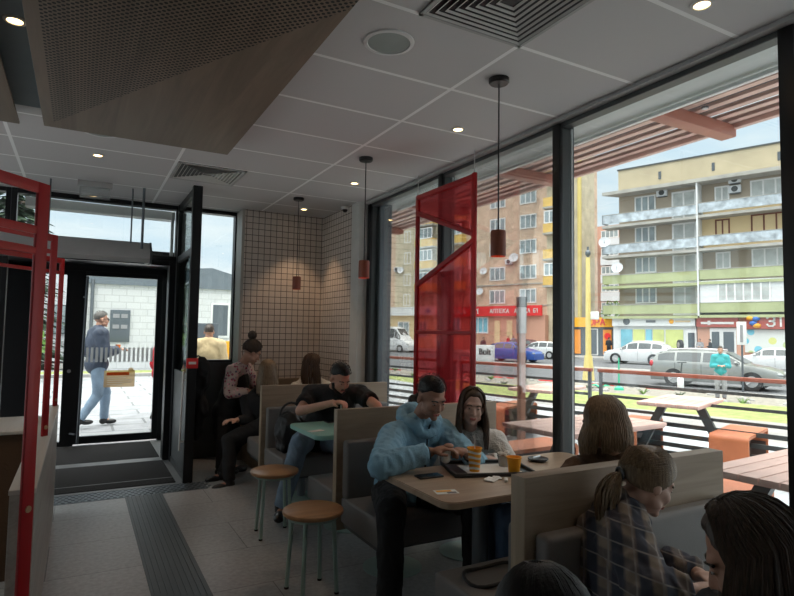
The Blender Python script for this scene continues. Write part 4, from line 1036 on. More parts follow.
def picnic_bench(cx_, cy_, rz, label, L=1.0, W=.38, H=.46):
    mt = place(cx_, cy_, rz); t = thing('picnic_bench', label, 'bench', mt.translation, 'terrace benches')
    b = NB(); prof = [(-L / 2, -.02), (-L / 2, H - .05)] 
    n = 6; r = .06; out = [(-L / 2, -.02)] + [(-L / 2 + r - r * math.cos(a * PI / 12), H - r + r * math.sin(a * PI / 12)) for a in range(7)] + [(L / 2 - r + r * math.sin(a * PI / 12), H - r + r * math.cos(a * PI / 12)) for a in range(7)] + [(L / 2, -.02)]
    th = .035; r2 = r - th; inn = [(L / 2 - th, -.02)] + [(L / 2 - th - r2 + r2 * math.cos(a * PI / 12), H - th - r2 + r2 * math.sin(a * PI / 12)) for a in range(7)] + [(-L / 2 + th + r2 - r2 * math.sin(a * PI / 12), H - th - r2 + r2 * math.cos(a * PI / 12)) for a in range(7)] + [(-L / 2 + th, -.02)]
    poly(b, [mt @ Vector((x, -W / 2, z)) for x, z in out + inn], mt.to_3x3() @ Vector((0, W, 0))); obj('seat', b, 'outdoor_orange', t)
    b = NB(); bx(b, -L / 2 + .04, L / 2 - .04, -.02, .02, .0, H - .05, 0, mt); bx(b, -L / 2 + .036, -L / 2 + .05, -W / 2 + .02, W / 2 - .02, -.02, .3, 0, mt); bx(b, L / 2 - .05, L / 2 - .036, -W / 2 + .02, W / 2 - .02, -.02, .3, 0, mt); obj('inner_panel', b, 'outdoor_dark', t)
RZ = math.atan2(N.y, N.x)
picnic_table(6.32, 4.42, RZ, 'terrace table with reddish top and splayed dark legs by the railing at the right')
picnic_bench(6.6, 3.9, RZ - .02, 'glossy orange-brown box bench on the near side of the right hand terrace table')
picnic_bench(6.15, 4.95, RZ, 'orange-brown bench with dark end behind the blonde woman, beyond the right terrace table')
picnic_table(5.98, 6.3, RZ, 'terrace table with reddish top by the railing next to the brown post')
picnic_bench(5.74, 6.85, RZ, 'orange bench with curved end beyond the table by the brown post')
picnic_table(3.85, 3.6, .08, 'terrace table with reddish slatted top just outside the window by the thick mullion', 1.3, .7)
picnic_bench(3.75, 4.28, .05, 'low pinkish bench behind the near terrace table outside the window', 1.1, .38)
picnic_table(3.85, 1.85, .08, 'large reddish slatted terrace table outside the right end of the window', 1.3, .62)
picnic_bench(3.9, 2.5, .05, 'pinkish bench between two terrace tables just outside the glass', 1.0, .32)
# pergola over the terrace
t = thing('pergola', 'pergola of pinkish slats and red-brown beams above the terrace outside the windows', 'pergola', (3.6, 2.5, 3))
XP = 4.12
for k in range(8):
    x = 3.14 + k * .125; b = NB(); bx(b, x, x + .06, -3, 12, 3.05, 3.075, .004); obj('slat', b, 'slats_pink', t, smooth=False)
b = NB(); bx(b, XP - .03, XP + .02, -3, 12, 3.02, 3.13, .004); obj('fascia', b, 'slats_pink', t)
b = NB(); bx(b, XW + .3, XP, -3, 12, 3.2, 3.23); obj('roof_sheet', b, 'roof_sheet', t)
for y in (-.82, .83, 2.47, 4.12, 5.77, 7.42, 9.1):
    b = NB(); bx(b, XW + .3, XP + .0, y - .055, y + .055, 2.96, 3.048, .006); bx(b, XP + .0, XP + .03, y - .04, y + .04, 2.975, 3.035, .004); obj('beam', b, 'beam', t)
p = onz(705, 107, 3.03); t = thing('outdoor_lamp', 'small white lamp fixed between the pergola slats', 'lamp', p); b = NB(); lathe(b, [(0, 0), (.015, 0), (.017, -.015), (0, -.02)], p); obj('lens', b, 'white_metal', t); b = NB(); lathe(b, [(.016, .001), (.022, .001), (.022, -.01), (.016, -.01)], p); obj('ring', b, 'grey_metal', t)

# ------------------------------------------------------------------ buildings across the street
def win(parent, a0, a1, z0, z1, bb, n=2, m='window_frame', pm='window_pane', t=.12):
    b = NB()
    SB(b, a0, a1, bb - .08, bb + .05, z0, z0 + t); SB(b, a0, a1, bb - .08, bb + .05, z1 - t, z1)
    for k in range(n + 1):
        a = a0 + (a1 - a0 - t) * k / n; SB(b, a, a + t, bb - .075, bb + .05, z0 + t * .5, z1 - t * .5)
    f = sobj('window', b, m, parent, smooth=False); b = NB(); SB(b, a0 + .03, a1 - .03, bb - .02, bb + .04, z0 + .03, z1 - .03); sobj('pane', b, pm, f, smooth=False)
def acunit(a, z, bb, label):
    t = thing('air_conditioner', label, 'air conditioner', S(a, bb, z), 'air conditioners on the facades')
    b = NB(); SB(b, a - .45, a + .45, bb - .38, bb - .05, z, z + .6, .03); h_ = sobj('housing', b, 'far_white', t)
    b = NB(); c = S(a - .0, bb - .39, z + .3); cyl(b, c, c - N * .02, .24, seg=24); sobj_fix = obj('fan_grille', b, 'dark_metal', t)
    b = NB(); SB(b, a - .35, a + .35, bb - .3, bb, z - .06, z); sobj('bracket', b, 'grey_metal', t)
def dish(a, z, bb, r, label):
    t = thing('satellite_dish', label, 'satellite dish', S(a, bb, z), 'satellite dishes')
    c = S(a, bb - .35, z); mt = Matrix.Translation(c) @ rotto(-N + Vector((0, -.3, .35))); b = NB(); lathe(b, [(0, -.1 * r), (r * .6, -.03), (r, .12 * r), (r * .98, .15 * r), (r * .6, 0), (0, -.07 * r)], (0, 0, 0), 24)
    for v in b.verts: v.co = mt @ v.co
    obj('reflector', b, 'far_white', t); b = NB(); cyl(b, c, S(a, bb, z - .25), .03, seg=8); cyl(b, mt @ Vector((0, -r * .8, .1)), mt @ Vector((0, 0, r * .7)), .02, seg=6); obj('arm', b, 'grey_metal', t)
R0 = 53.5; BB = 52.2
bd = thing('apartment_building', 'tan five-storey apartment block with long white and green balconies at the right', 'building', S(10, R0 + 5, -.4))
b = NB(); SB(b, -14, 20.0, R0, R0 + 12, -.45, 17.0); sobj('wall', b, 'plaster_brown', bd, smooth=False)
b = NB(); SB(b, -14, 20.02, R0 - .06, R0, 14.9, 17.02); sobj('attic_band', b, 'plaster_tan', bd, smooth=False)
b = NB(); SB(b, -14, 13.0, R0 - .05, R0, 8.9, 12.2); sobj('cream_wall', b, 'plaster_cream', bd, smooth=False)
b = NB(); SB(b, -14.1, 20.1, R0 - .15, R0 + 12.1, 17.0, 17.12); sobj('roof_edge', b, 'dark_metal', bd, smooth=False)
b = NB(); poly(b, [S(-14, BB - .2, 14.5), S(21, BB - .2, 14.5), S(20, R0, 14.5), S(-14, R0, 14.5)], (0, 0, .3)); obj('eaves', b, 'slab', bd, smooth=False)
for k, (z, m) in enumerate(((12.65, 'balcony_white'), (9.85, 'balcony_white'), (7.05, 'balcony_green'), (4.3, 'balcony_green'))):
    for q, (a0, a1) in enumerate(((13.08, 21.1), (-14, 12.95))):
        z_ = z + (.0 if q == 0 else .05)
        b = NB(); SB(b, a0, a1, BB, BB + .08, z_ - .78, z_); SB(b, a1 - .08, a1, BB, R0, z_ - .78, z_)
        for j in range(int((a1 - a0) / 1.35)): SB(b, a0 + j * 1.35, a0 + j * 1.35 + .04, BB - .02, BB + .01, z_ - .78, z_)
        o = sobj('balcony', b, m, bd, smooth=False)
        b = NB(); SB(b, a0, a1, BB - .05, R0, z_ - 1.2, z_ - .98); sobj('balcony_floor', b, 'slab' if m == 'balcony_white' else m, o, smooth=False)
        b = NB(); SB(b, a0, a1, BB - .03, BB + .1, z_, z_ + .05); sobj('balcony_rail', b, 'slab', o, smooth=False)
b = NB(); SB(b, 12.95, 13.08, BB - .05, R0, 3.3, 14.5); sobj('divider_post', b, 'sign_white', bd, smooth=False)
for z in (12.7, 9.9, 7.15, 4.4):
    brown = z == 9.9
    win(bd, 16.7, 18.55, z + .1, z + 1.6, R0, 3); win(bd, 13.4, 15.35, z - 1.0, z + 1.55, R0, 2, pm='curtain_pane', t=.14)
    if z != 4.4:
        win(bd, 10.85, 11.95, z + .05, z + 1.5, R0, 2, 'window_brown' if brown else 'window_frame', 'curtain_pane'); win(bd, 6.7, 9.35, z + .05, z + 1.6, R0, 3, 'window_brown' if brown else 'window_frame', 'curtain_pane')
b = NB(); SB(b, 2, 12.9, BB + .1, BB + .3, 4.32, 6.2); sobj('glazed_panel', b, 'sign_white', bd, smooth=False)
win(bd, 7.9, 11.6, 4.4, 6.15, BB + .08, 6, pm='curtain_pane')
for a in (16.2, 11.9, 7.2, 3): b = NB(); SB(b, a, a + .22, R0 - .12, R0, 15.6, 16.3); sobj('attic_vent', b, 'shop_dark', bd, smooth=False)
acunit(16.1, 14.0, R0, 'air conditioner under the eaves left of the balcony divider')
acunit(10.4, 14.25, R0, 'upper of two stacked air conditioners at the top right of the block')
acunit(10.4, 13.45, R0, 'lower of two stacked air conditioners at the top right of the block')
dish(20.9, 10.2, BB + .4, .52, 'large white satellite dish at the left end of the second white balcony')
dish(19.6, 7.7, BB, .5, 'large white satellite dish above the green balcony')
# ground floor shops
b = NB(); SB(b, 13.35, 20.3, BB + .5, R0, -.4, 3.3); sh = sobj('shop_front', b, 'sign_white', bd, smooth=False)
for a0, a1, m in ((18.6, 19.6, 'shop_blue'), (17.5, 18.5, 'shop_yellow'), (16.9, 17.4, 'shop_blue'), (15.9, 16.8, 'shop_yellow'), (14.35, 15.75, 'shop_yellow')):
    b = NB(); SB(b, a0, a1, BB + .42, BB + .52, .55, 2.15); sobj('shop_window', b, m, sh, smooth=False)
b = NB(); SB(b, 13.3, 14.1, BB + .42, BB + .52, -.3, 2.2); dd = sobj('shop_door', b, 'window_frame', sh, smooth=False); b = NB(); SB(b, 13.45, 13.95, BB + .36, BB + .44, .5, 1.9); sobj('door_pane', b, 'shop_dark', dd, smooth=False)
b = NB(); SB(b, -14, 13.25, BB + .5, R0, -.4, 3.2); sh = sobj('shop_front', b, 'plaster_pink', bd, smooth=False)
for a0, a1 in ((11.55, 12.2), (10.5, 11.35)):
    b = NB(); SB(b, a0 - .1, a1 + .1, BB + .42, BB + .52, -.3, 2.3); dd = sobj('shop_door', b, 'window_frame', sh, smooth=False); b = NB(); SB(b, a0 + .05, a1 - .05, BB + .36, BB + .44, .3, 2.0); sobj('door_pane', b, 'shop_dark', dd, smooth=False)
dots('mural_print', (.7, .72, .7), [(.3, (.2, .55, .7)), (.5, (.8, .75, .2)), (.7, (.5, .6, .3))], 1.1, .3)
b = NB(); SB(b, 3, 9.8, BB + .4, BB + .52, .4, 2.2); sobj('poster_wall', b, 'mural_print', sh, smooth=False)
RV = -U   # reading direction on the facades
def sign(name, label, a0, a1, z0, z1, bb, m): # a0>a1 left to right
    t = thing(name, label, 'shop sign', S((a0 + a1) / 2, bb, z0)); b = NB(); SB(b, min(a0, a1), max(a0, a1), bb, bb + .2, z0, z1); sobj('sign_board', b, m, t, smooth=False); return t
t = sign('shop_sign', 'long white shop sign with small dark logo beneath the green balcony', 20.3, 13.35, 2.45, 3.2, BB + .2, 'sign_white')
b = NB(); c = S(19.0, BB + .2, 2.85); cyl(b, c, c - N * .04, .3, seg=24); obj('logo', b, 'shop_dark', t)
b = NB(); SB(b, 16.5, 17.3, BB + .17, BB + .2, 2.75, 2.95); sobj('lettering', b, 'grey_metal', t); b = NB(); c = S(15.2, BB + .2, 2.85); cyl(b, c, c - N * .04, .2, seg=18); obj('logo', b, 'sign_orange', t); b = NB(); SB(b, 13.7, 14.9, BB + .17, BB + .2, 2.78, 2.92); sobj('lettering', b, 'plaster_cream', t)
t = sign('shop_sign', 'dark red shop sign with white lettering right of the white one', 13.25, 10.2, 2.4, 3.2, BB + .2, 'sign_darkred')
b = NB(); SB(b, 10.5, 12.9, BB + .17, BB + .2, 2.62, 2.8); SB(b, 12.2, 12.4, BB + .17, BB + .2, 2.55, 2.9); sobj('lettering', b, 'paper', t)
t = sign('shop_sign', 'large red shop sign with coloured balls and big white letters at the far right', 9.7, 3, 2.25, 3.35, BB + .15, 'sign_darkred')
for a, z, m in ((9.35, 3.1, 'sign_orange'), (8.95, 3.05, 'sign_blue'), (9.15, 2.7, 'sign_blue'), (8.9, 2.5, 'yellow_cup')): b = NB(); c = S(a, BB + .13, z); ell(b, c, (.28, .28, .2)); obj('ball', b, m, t)
letters('ЗІН', .72, 'paper', t, S(8.2, BB + .12, 2.48), RV, 1.95)
# orange shop between the blocks
sb = thing('kiosk', 'low shop with orange sign and dark door between the two blocks', 'kiosk', S(22.4, 55, -.4))
b = NB(); SB(b, 20.4, 24.6, BB + .9, R0 + 3, -.4, 3.2); sobj('wall', b, 'shop_dark', sb, smooth=False)
b = NB(); SB(b, 20.4, 24.6, BB + .6, BB + .9, 2.35, 3.25); g = sobj('sign_board', b, 'sign_orange', sb, smooth=False); letters('ОРА', .55, 'sign_red', g, S(22.6, BB + .58, 2.55), RV, 1.6)
for a0, a1, m in ((23.6, 24.2, 'shop_orange'), (20.6, 21.4, 'shop_orange')): b = NB(); SB(b, a0, a1, BB + .8, BB + .9, -.2, 2.1); sobj('poster', b, m, sb, smooth=False)
b = NB(); SB(b, 21.9, 22.9, BB + .82, BB + .92, -.3, 2.2); dd = sobj('door', b, 'window_frame', sb, smooth=False); b = NB(); SB(b, 22.0, 22.8, BB + .78, BB + .84, -.2, 2.1); sobj('door_pane', b, 'shop_dark', dd, smooth=False)
b = NB(); c = S(20.95, BB + .75, 1.5); cyl(b, c, c - N * .04, .3, seg=20); obj('round_mark', b, 'sign_red', sb)
# left brick building
LB = 58.0
bd = thing('apartment_building', 'tall orange brick apartment block with a red pharmacy sign at street level', 'building', S(40, LB + 6, -.4))
b = NB(); SB(b, 28.9, 64, LB, LB + 12, -.45, 24); sobj('wall', b, 'brick_pink', bd, smooth=False)
b = NB(); SB(b, 25.9, 28.9, LB + .6, LB + 4, -.45, 23.5); sobj('side_wall', b, 'brick_tan', bd, smooth=False)
b = NB(); SB(b, 42.2, 52, LB - .06, LB, 3.2, 24); SB(b, 28.9, 29.6, LB - .1, LB, -.4, 24); sobj('pale_bay', b, 'brick_tan', bd, smooth=False)
b = NB(); c0 = S(24.75 + 1.35, LB + .5, 2); cyl(b, c0, c0 + Vector((0, 0, 20)), .22, seg=10); obj('yellow_pipe', b, 'yellow_pole', bd)
rows = [19.3, 16.4, 13.55, 10.7, 7.8, 5.1]
for i, z in enumerate(rows):
    for a0, a1, n in ((30.9, 33.0, 3), (34.9, 37.0, 3), (38.9, 39.9, 1), (49.3, 50.5, 2), (53, 55, 2)):
        if z < 8.5 or True: win(bd, a0, a1, z, z + 1.6, LB, n)
    if z > 6:
        for a0, a1 in ((44.9, 47.9), (40.4, 42.0), (28.1, 29.6)):
            b = NB(); SB(b, a0, a1, LB - 1.0, LB - .9, z - .9, z + .1); SB(b, a0, a0 + .1, LB - .9, LB, z - .9, z + .1); SB(b, a1 - .1, a1, LB - .9, LB, z - .9, z + .1)
            o = sobj('balcony', b, 'balcony_yellow', bd, smooth=False); b = NB(); SB(b, a0 - .05, a1 + .05, LB - 1.05, LB, z - 1.1, z - .9); sobj('balcony_floor', b, 'slab', o, smooth=False)
            if i % 2 == 0 or a0 > 44: win(o, a0 + .1, a1 - .1, z + .1, z + 1.5, LB - .95, 4 if a1 - a0 > 2 else 2)
b = NB(); SB(b, 28.9, 42.2, LB - .1, LB, 7.2, 7.32); SB(b, 28.9, 42.2, LB - .1, LB, 4.75, 4.85); sobj('cornice', b, 'slab', bd, smooth=False)
b = NB(); SB(b, 29.4, 44, LB - .9, LB, -.4, 3.7); sh = sobj('shop_front', b, 'plaster_pink', bd, smooth=False)
b = NB(); SB(b, 44, 60, LB - .5, LB, -.4, 3.8); sh2 = sobj('shop_front', b, 'plaster_cream', bd, smooth=False)
for a0, a1 in ((36.6, 38.7), (40.5, 42.5)): win(sh, a0, a1, 1.6, 3.5, LB - .9, 3, pm='shop_blue')
for a0, a1 in ((33.4, 34.1), (35.0, 35.7)): b = NB(); SB(b, a0, a1, LB - 1.0, LB - .85, -.3, 3.1); sobj('shop_door', b, 'plaster_cream', sh, smooth=False)
for a0, a1 in ((46, 47.5), (49, 51)): win(sh2, a0, a1, 1.0, 3.0, LB - .5, 2)
t = sign('shop_sign', 'long red pharmacy sign with white letters over the brick building ground floor', 44.0, 29.6, 3.62, 4.75, LB - 1.3, 'sign_red')
letters('АПТЕКА 61', .55, 'paper', t, S(43.2, LB - 1.33, 3.9), RV, 5.8); letters('АПТЕКА', .42, 'paper', t, S(36.1, LB - 1.33, 3.97), RV, 2.6); letters('АПТЕКА 61', .42, 'paper', t, S(32.9, LB - 1.33, 3.97), RV, 3.0)
t = sign('shop_sign', 'white shop sign with a small cross at the left end of the brick building', 60, 44.2, 3.8, 4.9, LB - 1.0, 'sign_white')
b = NB(); SB(b, 45.1, 45.9, LB - 1.05, LB - 1.0, 4.25, 4.45); SB(b, 45.4, 45.6, LB - 1.05, LB - 1.0, 4.0, 4.7); sobj('cross', b, 'sign_blue', t)
for k, (a, z) in enumerate(((50.8, 16.6), (50.8, 9.9), (38.2, 6.6), (37.7, 9.0))):
    dish(a, z, LB, .45, 'satellite dish on the pale bay near the top of the brick block' if k == 0 else ('satellite dish low on the pale bay above the white shop sign' if k == 1 else ('satellite dish beside a lower window of the brick block' if k == 2 else 'satellite dish between windows of the brick block')))
dish(29.4, 18.6, LB - .9, .62, 'big white satellite dish at the right corner of the brick block')
dish(33.6, 10.3, LB, .55, 'white satellite dish below the middle windows of the brick block, right of the hanging lamp')
acunit(51.6, 9.8, LB, 'air conditioner on the pale bay beside a satellite dish')
acunit(34.3, 9.6, LB, 'air conditioner beside a window of the brick block right of the hanging lamp')
# far block in the gap
G = 92
bd = thing('apartment_building', 'distant white-balconied block seen in the gap between the two nearer buildings', 'building', S(37, G, -.4))
b = NB(); SB(b, 28, 46, G, G + 10, -.45, 19.5); sobj('wall', b, 'plaster_pink', bd, smooth=False)
for i in range(6):
    z = 2.5 + i * 2.9
    for a in (30, 34, 38):
        b = NB(); SB(b, a, a + 3, G - 1.2, G, z - 1.2, z + .2); o = sobj('balcony', b, 'far_white', bd, smooth=False); win(o, a + .1, a + 2.9, z + .25, z + 1.5, G - 1.1, 4)
def tree(name, base, h_, r, m, label, n=900, conifer=False, leaf=.3, seed=1, group=None):
    rr = random.Random(seed); base = Vector(base); t = thing(name, label, 'tree' if h_ > 3 else 'bush', base, group)
    b = NB(); cyl(b, base, base + Vector((0, 0, h_ * .9)), .02 * h_, .006 * h_, 8)
    for k in range(12):
        a = rr.uniform(0, 2 * PI); z = h_ * rr.uniform(.3, .85); cyl(b, base + Vector((0, 0, z)), base + Vector((math.cos(a) * r * .7, math.sin(a) * r * .7, z + (.1 * h_ if not conifer else -.03 * h_))), .008 * h_, .003 * h_, 5)
    obj('trunk', b, 'bark', t)
    b = NB()
    for k in range(n):
        a = rr.uniform(0, 2 * PI)
        if conifer:
            f = rr.random() ** .7; z = h_ * (1 - f) * .97 + .03 * h_; lay = .75 + .25 * math.sin(z * 5.5); rad = r * f * rr.uniform(.25, 1.0) * lay
            p = base + Vector((rad * math.cos(a), rad * math.sin(a), z - rad * .25)); d = Vector((math.cos(a), math.sin(a), -.35)).normalized(); s_ = leaf * rr.uniform(.6, 1.3); e = d.cross(Vector((0, 0, 1))).normalized()
            q = [p, p + d * s_ + e * s_ * .22, p + d * s_ * 1.5, p + d * s_ - e * s_ * .22]
        else:
            v = Vector((rr.gauss(0, 1), rr.gauss(0, 1), rr.gauss(0, 1))).normalized() * rr.uniform(.55, 1); p = base + Vector((v.x * r, v.y * r, h_ * .62 + v.z * h_ * .38)); p += Vector((noise.noise(p), noise.noise(p * 1.3), 0)) * r * .3
            d = Vector((rr.uniform(-1, 1), rr.uniform(-1, 1), rr.uniform(-.6, 1))).normalized(); e = d.orthogonal().normalized(); s_ = leaf * rr.uniform(.6, 1.2); q = [p, p + d * s_ * .6 + e * s_ * .35, p + d * s_ * 1.1, p + d * s_ * .6 - e * s_ * .35]
        b.faces.new([b.verts.new(x) for x in q])
    obj('foliage', b, m, t, smooth=False)
tree('bare_tree', S(25.2, 66, -.4), 6, 2.2, 'leaf', 'green bush-like tree between the two blocks above the orange shop', 700, leaf=.35, seed=4)
tree('spruce_tree', (-2.3, 26, -.3), 8.0, 2.3, 'conifer', 'dark spruce tree outside seen through the upper left frame', 3200, True, .5, 5)
# yellow mast, street sign, traffic pole, green post
p = S(12.5, 25.2, STREET); p = onz(588.5, 380, STREET)
t = thing('lamp_mast', 'yellow lamp mast with a flared base at the far side of the railing', 'lamp post', p)
b = NB(); cyl(b, p, p + Vector((0, 0, 1.1)), .27, .17, 16); cyl(b, p + Vector((0, 0, 1.1)), p + Vector((0, 0, 5.6)), .13, .1, 16); obj('mast', b, 'yellow_pole', t)
b = NB(); q = p + Vector((.0, 0, 2.75)); bx(b, -.02, .02, -.5, .1, 0, .36, .01, Matrix.Translation(q + U * 0) @ Matrix.Rotation(RZ, 4, 'Z')); obj('direction_sign', b, 'sign_white', t)
b = NB(); q = onz(599, 248, 5.5) ; tp = p + Vector((0, 0, 5.5)); cyl(b, tp, tp + Vector((0, 0, .6)), .05, seg=8); ell(b, tp + Vector((0, 0, .3)), (.12, .12, .16)); obj('lantern', b, 'grey_metal', t)
p = onz(743, 392, STREET)
t = thing('street_sign', 'grey pole carrying a tall pale rectangular sign in front of the silver estate car', 'street sign', p)
b = NB(); cyl(b, p, p + Vector((0, 0, 2.6)), .035, seg=10); obj('pole', b, 'grey_metal', t); mt = Matrix.Translation(p) @ Matrix.Rotation(RZ, 4, 'Z')
b = NB(); bx(b, -.05, -.035, -.16, .16, 1.75, 2.62, .004, mt); obj('sign_plate', b, 'sign_white', t); b = NB(); bx(b, -.056, -.051, -.05, .05, 1.85, 2.5, 0, mt); obj('sign_mark', b, 'grey_cloth', t)
p = onz(619, 390, -.42)
t = thing('garden_post', 'thin bright green post with a round base in the gravel bed', 'post', p); b = NB(); cyl(b, p, p + Vector((0, 0, 1.15)), .035, .02, 10); obj('stem', b, 'green_plastic', t); b = NB(); lathe(b, [(0, 0), (.17, 0), (.15, .08), (.05, .14), (0, .14)], p); obj('base', b, 'green_plastic', t)
p = onz(600, 388, -.42); b = NB(); 
for k in range(40): a = rnd.uniform(0, 6.3); d = Vector((math.cos(a), math.sin(a), .5)); tube(b, [p, p + d * .25, p + d * .38 - Vector((0, 0, .1))], .02, 4, rf=lambda t: 1 - .8 * t)
tag(obj('low_shrub', b, 'green_plastic'), 'bright green low plant beside the thin green post', 'plant')
# e-scooter by the car
p = onz(690, 394, STREET); mt = Matrix.Translation(p) @ Matrix.Rotation(RZ + 1.2, 4, 'Z')
t = thing('kick_scooter', 'white kick scooter parked before the silver car left of the turquoise jacket', 'scooter', p)
b = NB(); bx(b, -.45, .35, -.07, .07, .08, .14, .02, mt); obj('deck', b, 'grey_metal', t)
b = NB(); cyl(b, mt @ Vector((.42, 0, .12)), mt @ Vector((.3, 0, 1.1)), .025, seg=10); cyl(b, mt @ Vector((.3, -.22, 1.1)), mt @ Vector((.3, .22, 1.1)), .02, seg=10); obj('handlebar', b, 'dark_metal', t)
b = NB(); bx(b, .28, .46, -.09, .09, .15, .55, .04, mt); obj('front_guard', b, 'sign_white', t)
for x in (-.48, .46): b = NB(); cyl(b, mt @ Vector((x, -.025, .11)), mt @ Vector((x, .025, .11)), .11, seg=20); obj('wheel', b, 'tyre', t)

# ------------------------------------------------------------------ vehicles
PROF = {  # stations: x, z of belt line, z of roof, half width; nose at +x
 'wagon': dict(L=4.75, W=.9, st=[(-2.37, .62, .66), (-2.33, .95, 1.0), (-2.15, .99, 1.3), (-1.75, 1.0, 1.44), (-1.0, .99, 1.48), (0, .97, 1.48), (.45, .96, 1.43), (.95, .95, 1.15), (1.25, .94, .96), (1.8, .86, .88), (2.2, .74, .76), (2.37, .58, .6)], g=(-2.1, 1.15), pil=(-1.35, -.35, .55), ax=(-1.4, 1.42), r=.33),
 'suv': dict(L=4.6, W=.91, st=[(-2.3, .7, .74), (-2.26, 1.05, 1.1), (-2.05, 1.1, 1.4), (-1.7, 1.1, 1.56), (-.9, 1.08, 1.64), (0, 1.05, 1.64), (.4, 1.04, 1.58), (.9, 1.02, 1.28), (1.2, 1.02, 1.05), (1.8, .95, .98), (2.2, .82, .85), (2.3, .62, .65)], g=(-1.95, 1.1), pil=(-1.2, -.25, .55), ax=(-1.35, 1.37), r=.36),
 'sedan': dict(L=4.6, W=.89, st=[(-2.3, .6, .62), (-2.25, .92, .96), (-1.8, .97, 1.02), (-1.2, .97, 1.32), (-.6, .96, 1.44), (.1, .95, 1.44), (.5, .94, 1.36), (1.1, .93, .98), (1.7, .86, .88), (2.15, .74, .76), (2.3, .58, .6)], g=(-1.75, 1.1), pil=(-1.0, -.2, .5), ax=(-1.35, 1.37), r=.33),
 'hatch': dict(L=4.0, W=.86, st=[(-2.0, .6, .64), (-1.96, .95, 1.0), (-1.8, .98, 1.25), (-1.4, .98, 1.42), (-.7, .97, 1.47), (.1, .96, 1.46), (.5, .95, 1.36), (1.0, .93, 1.0), (1.6, .84, .86), (1.9, .7, .72), (2.0, .56, .58)], g=(-1.75, .95), pil=(-1.0, -.2), ax=(-1.25, 1.22), r=.31),
 'van': dict(L=5.9, W=1.0, st=[(-2.95, .6, .65), (-2.93, 1.4, 2.4), (-2.6, 1.4, 2.62), (-1.0, 1.4, 2.68), (.6, 1.4, 2.66), (1.2, 1.38, 2.5), (1.75, 1.3, 1.85), (2.1, 1.22, 1.3), (2.6, 1.1, 1.12), (2.88, .85, .87), (2.95, .6, .62)], g=(.4, 1.95), pil=(1.1,), ax=(-1.8, 1.95), r=.36)}
def car(name, label, kind, a, bb, m, nose=1, yaw=0, group=None, z=STREET, cat='car'):
    P = PROF[kind]; W = P['W']
    ux = U * nose; vx = Vector((ux.y, -ux.x, 0)); base = S(a, bb, z); mt = Matrix(((ux.x, vx.x, 0, base.x), (ux.y, vx.y, 0, base.y), (0, 0, 1, base.z), (0, 0, 0, 1))) @ Matrix.Rotation(yaw, 4, 'Z')
    t = thing(name, label, cat, base, group); st = P['st']
    def interp(x):
        for (x0, b0, r0), (x1, b1, r1) in zip(st, st[1:]):
            if x0 <= x <= x1: f = (x - x0) / (x1 - x0); return b0 + (b1 - b0) * f, r0 + (r1 - r0) * f
        return st[-1][1:]
    def sec(x):
        be, ro = interp(x); e = abs(x) / (P['L'] / 2); w = W * (1 - .12 * e ** 6); inn = min(.2, (ro - be) * .42)
        return [(-w * .93, .2), (-w, .45), (-w * .995, be - .12), (-w * .96, be), (-(w * .96 - inn), ro - .04 if ro - be > .1 else ro), (-(w * .96 - inn) * .75, ro), (0, ro + .015)]
    xs = sorted(set([s[0] for s in st] + [-P['L'] / 2 + P['L'] * k / 26 for k in range(1, 26)]))
    b = NB(); rows = []
    for x in xs:
        h_ = sec(x); full = h_ + [(-y, z_) for y, z_ in h_[-2::-1]]; rows.append([b.verts.new(mt @ Vector((x, y, z_))) for y, z_ in full])
    for A, C in zip(rows, rows[1:]):
        for k in range(len(A) - 1): b.faces.new((A[k], A[k + 1], C[k + 1], C[k]))
        b.faces.new((A[-1], A[0], C[0], C[-1]))
    b.faces.new(rows[0]); b.faces.new(rows[-1][::-1]); body = obj('car_body', b, m, t)
    # side windows
    g0, g1 = P['g']; cuts = [g0] + list(P['pil']) + [g1]
    for side in (-1, 1):
        for c0, c1 in zip(cuts, cuts[1:]):
            c0 += .05; c1 -= .04; b = NB(); n = 6; up = []; lo = []
            for k in range(n + 1):
                x = c0 + (c1 - c0) * k / n; be, ro = interp(x); s_ = sec(x)
                if ro - be < .12: continue
                y0, z0 = s_[3]; y1, z1 = s_[4]
                def L_(f): return Vector((x, side * -(y0 + (y1 - y0) * f) + side * .012, z0 + (z1 - z0) * f))
                lo.append(L_(.08)); up.append(L_(.88))
            if len(lo) < 2: b.free(); continue
            A = [b.verts.new(mt @ q) for q in lo]; C = [b.verts.new(mt @ q) for q in up]; D = [b.verts.new(mt @ (q - Vector((0, side * .02, 0)))) for q in lo]; E_ = [b.verts.new(mt @ (q - Vector((0, side * .02, 0)))) for q in up]
            for k in range(len(A) - 1):
                b.faces.new((A[k], A[k + 1], C[k + 1], C[k])); b.faces.new((C[k], C[k + 1], E_[k + 1], E_[k])); b.faces.new((D[k], D[k + 1], A[k + 1], A[k]))
            obj('side_window', b, 'car_glass', body, smooth=False)
    # windscreen and rear window
    for nm, (xa, xb) in (('windscreen', (st[-5][0] if kind != 'van' else 1.25, 0)), ):
        pass
    def slope(nm, xa, xb):
        b = NB(); pts = []
        for x in (xa, xb):
            be, ro = interp(x); w = sec(x)[4][0]; pts.append([Vector((x, w * .82, ro + .012)), Vector((x, -w * .82, ro + .012))])
        q = [pts[0][0], pts[0][1], pts[1][1], pts[1][0]]; poly(b, [mt @ p_ for p_ in q], (0, 0, .014)); obj(nm, b, 'car_glass', body, smooth=False)
    ws = {'wagon': (.5, 1.18), 'suv': (.45, 1.12), 'sedan': (.55, 1.05), 'hatch': (.55, .98), 'van': (1.25, 1.8)}[kind]; slope('windscreen', *ws)
    rw = {'wagon': (-2.3, -2.0), 'suv': (-2.24, -1.9), 'sedan': (-1.75, -1.25), 'hatch': (-1.93, -1.6), 'van': None}[kind]
    if rw: slope('rear_window', *rw)
    r = P['r']
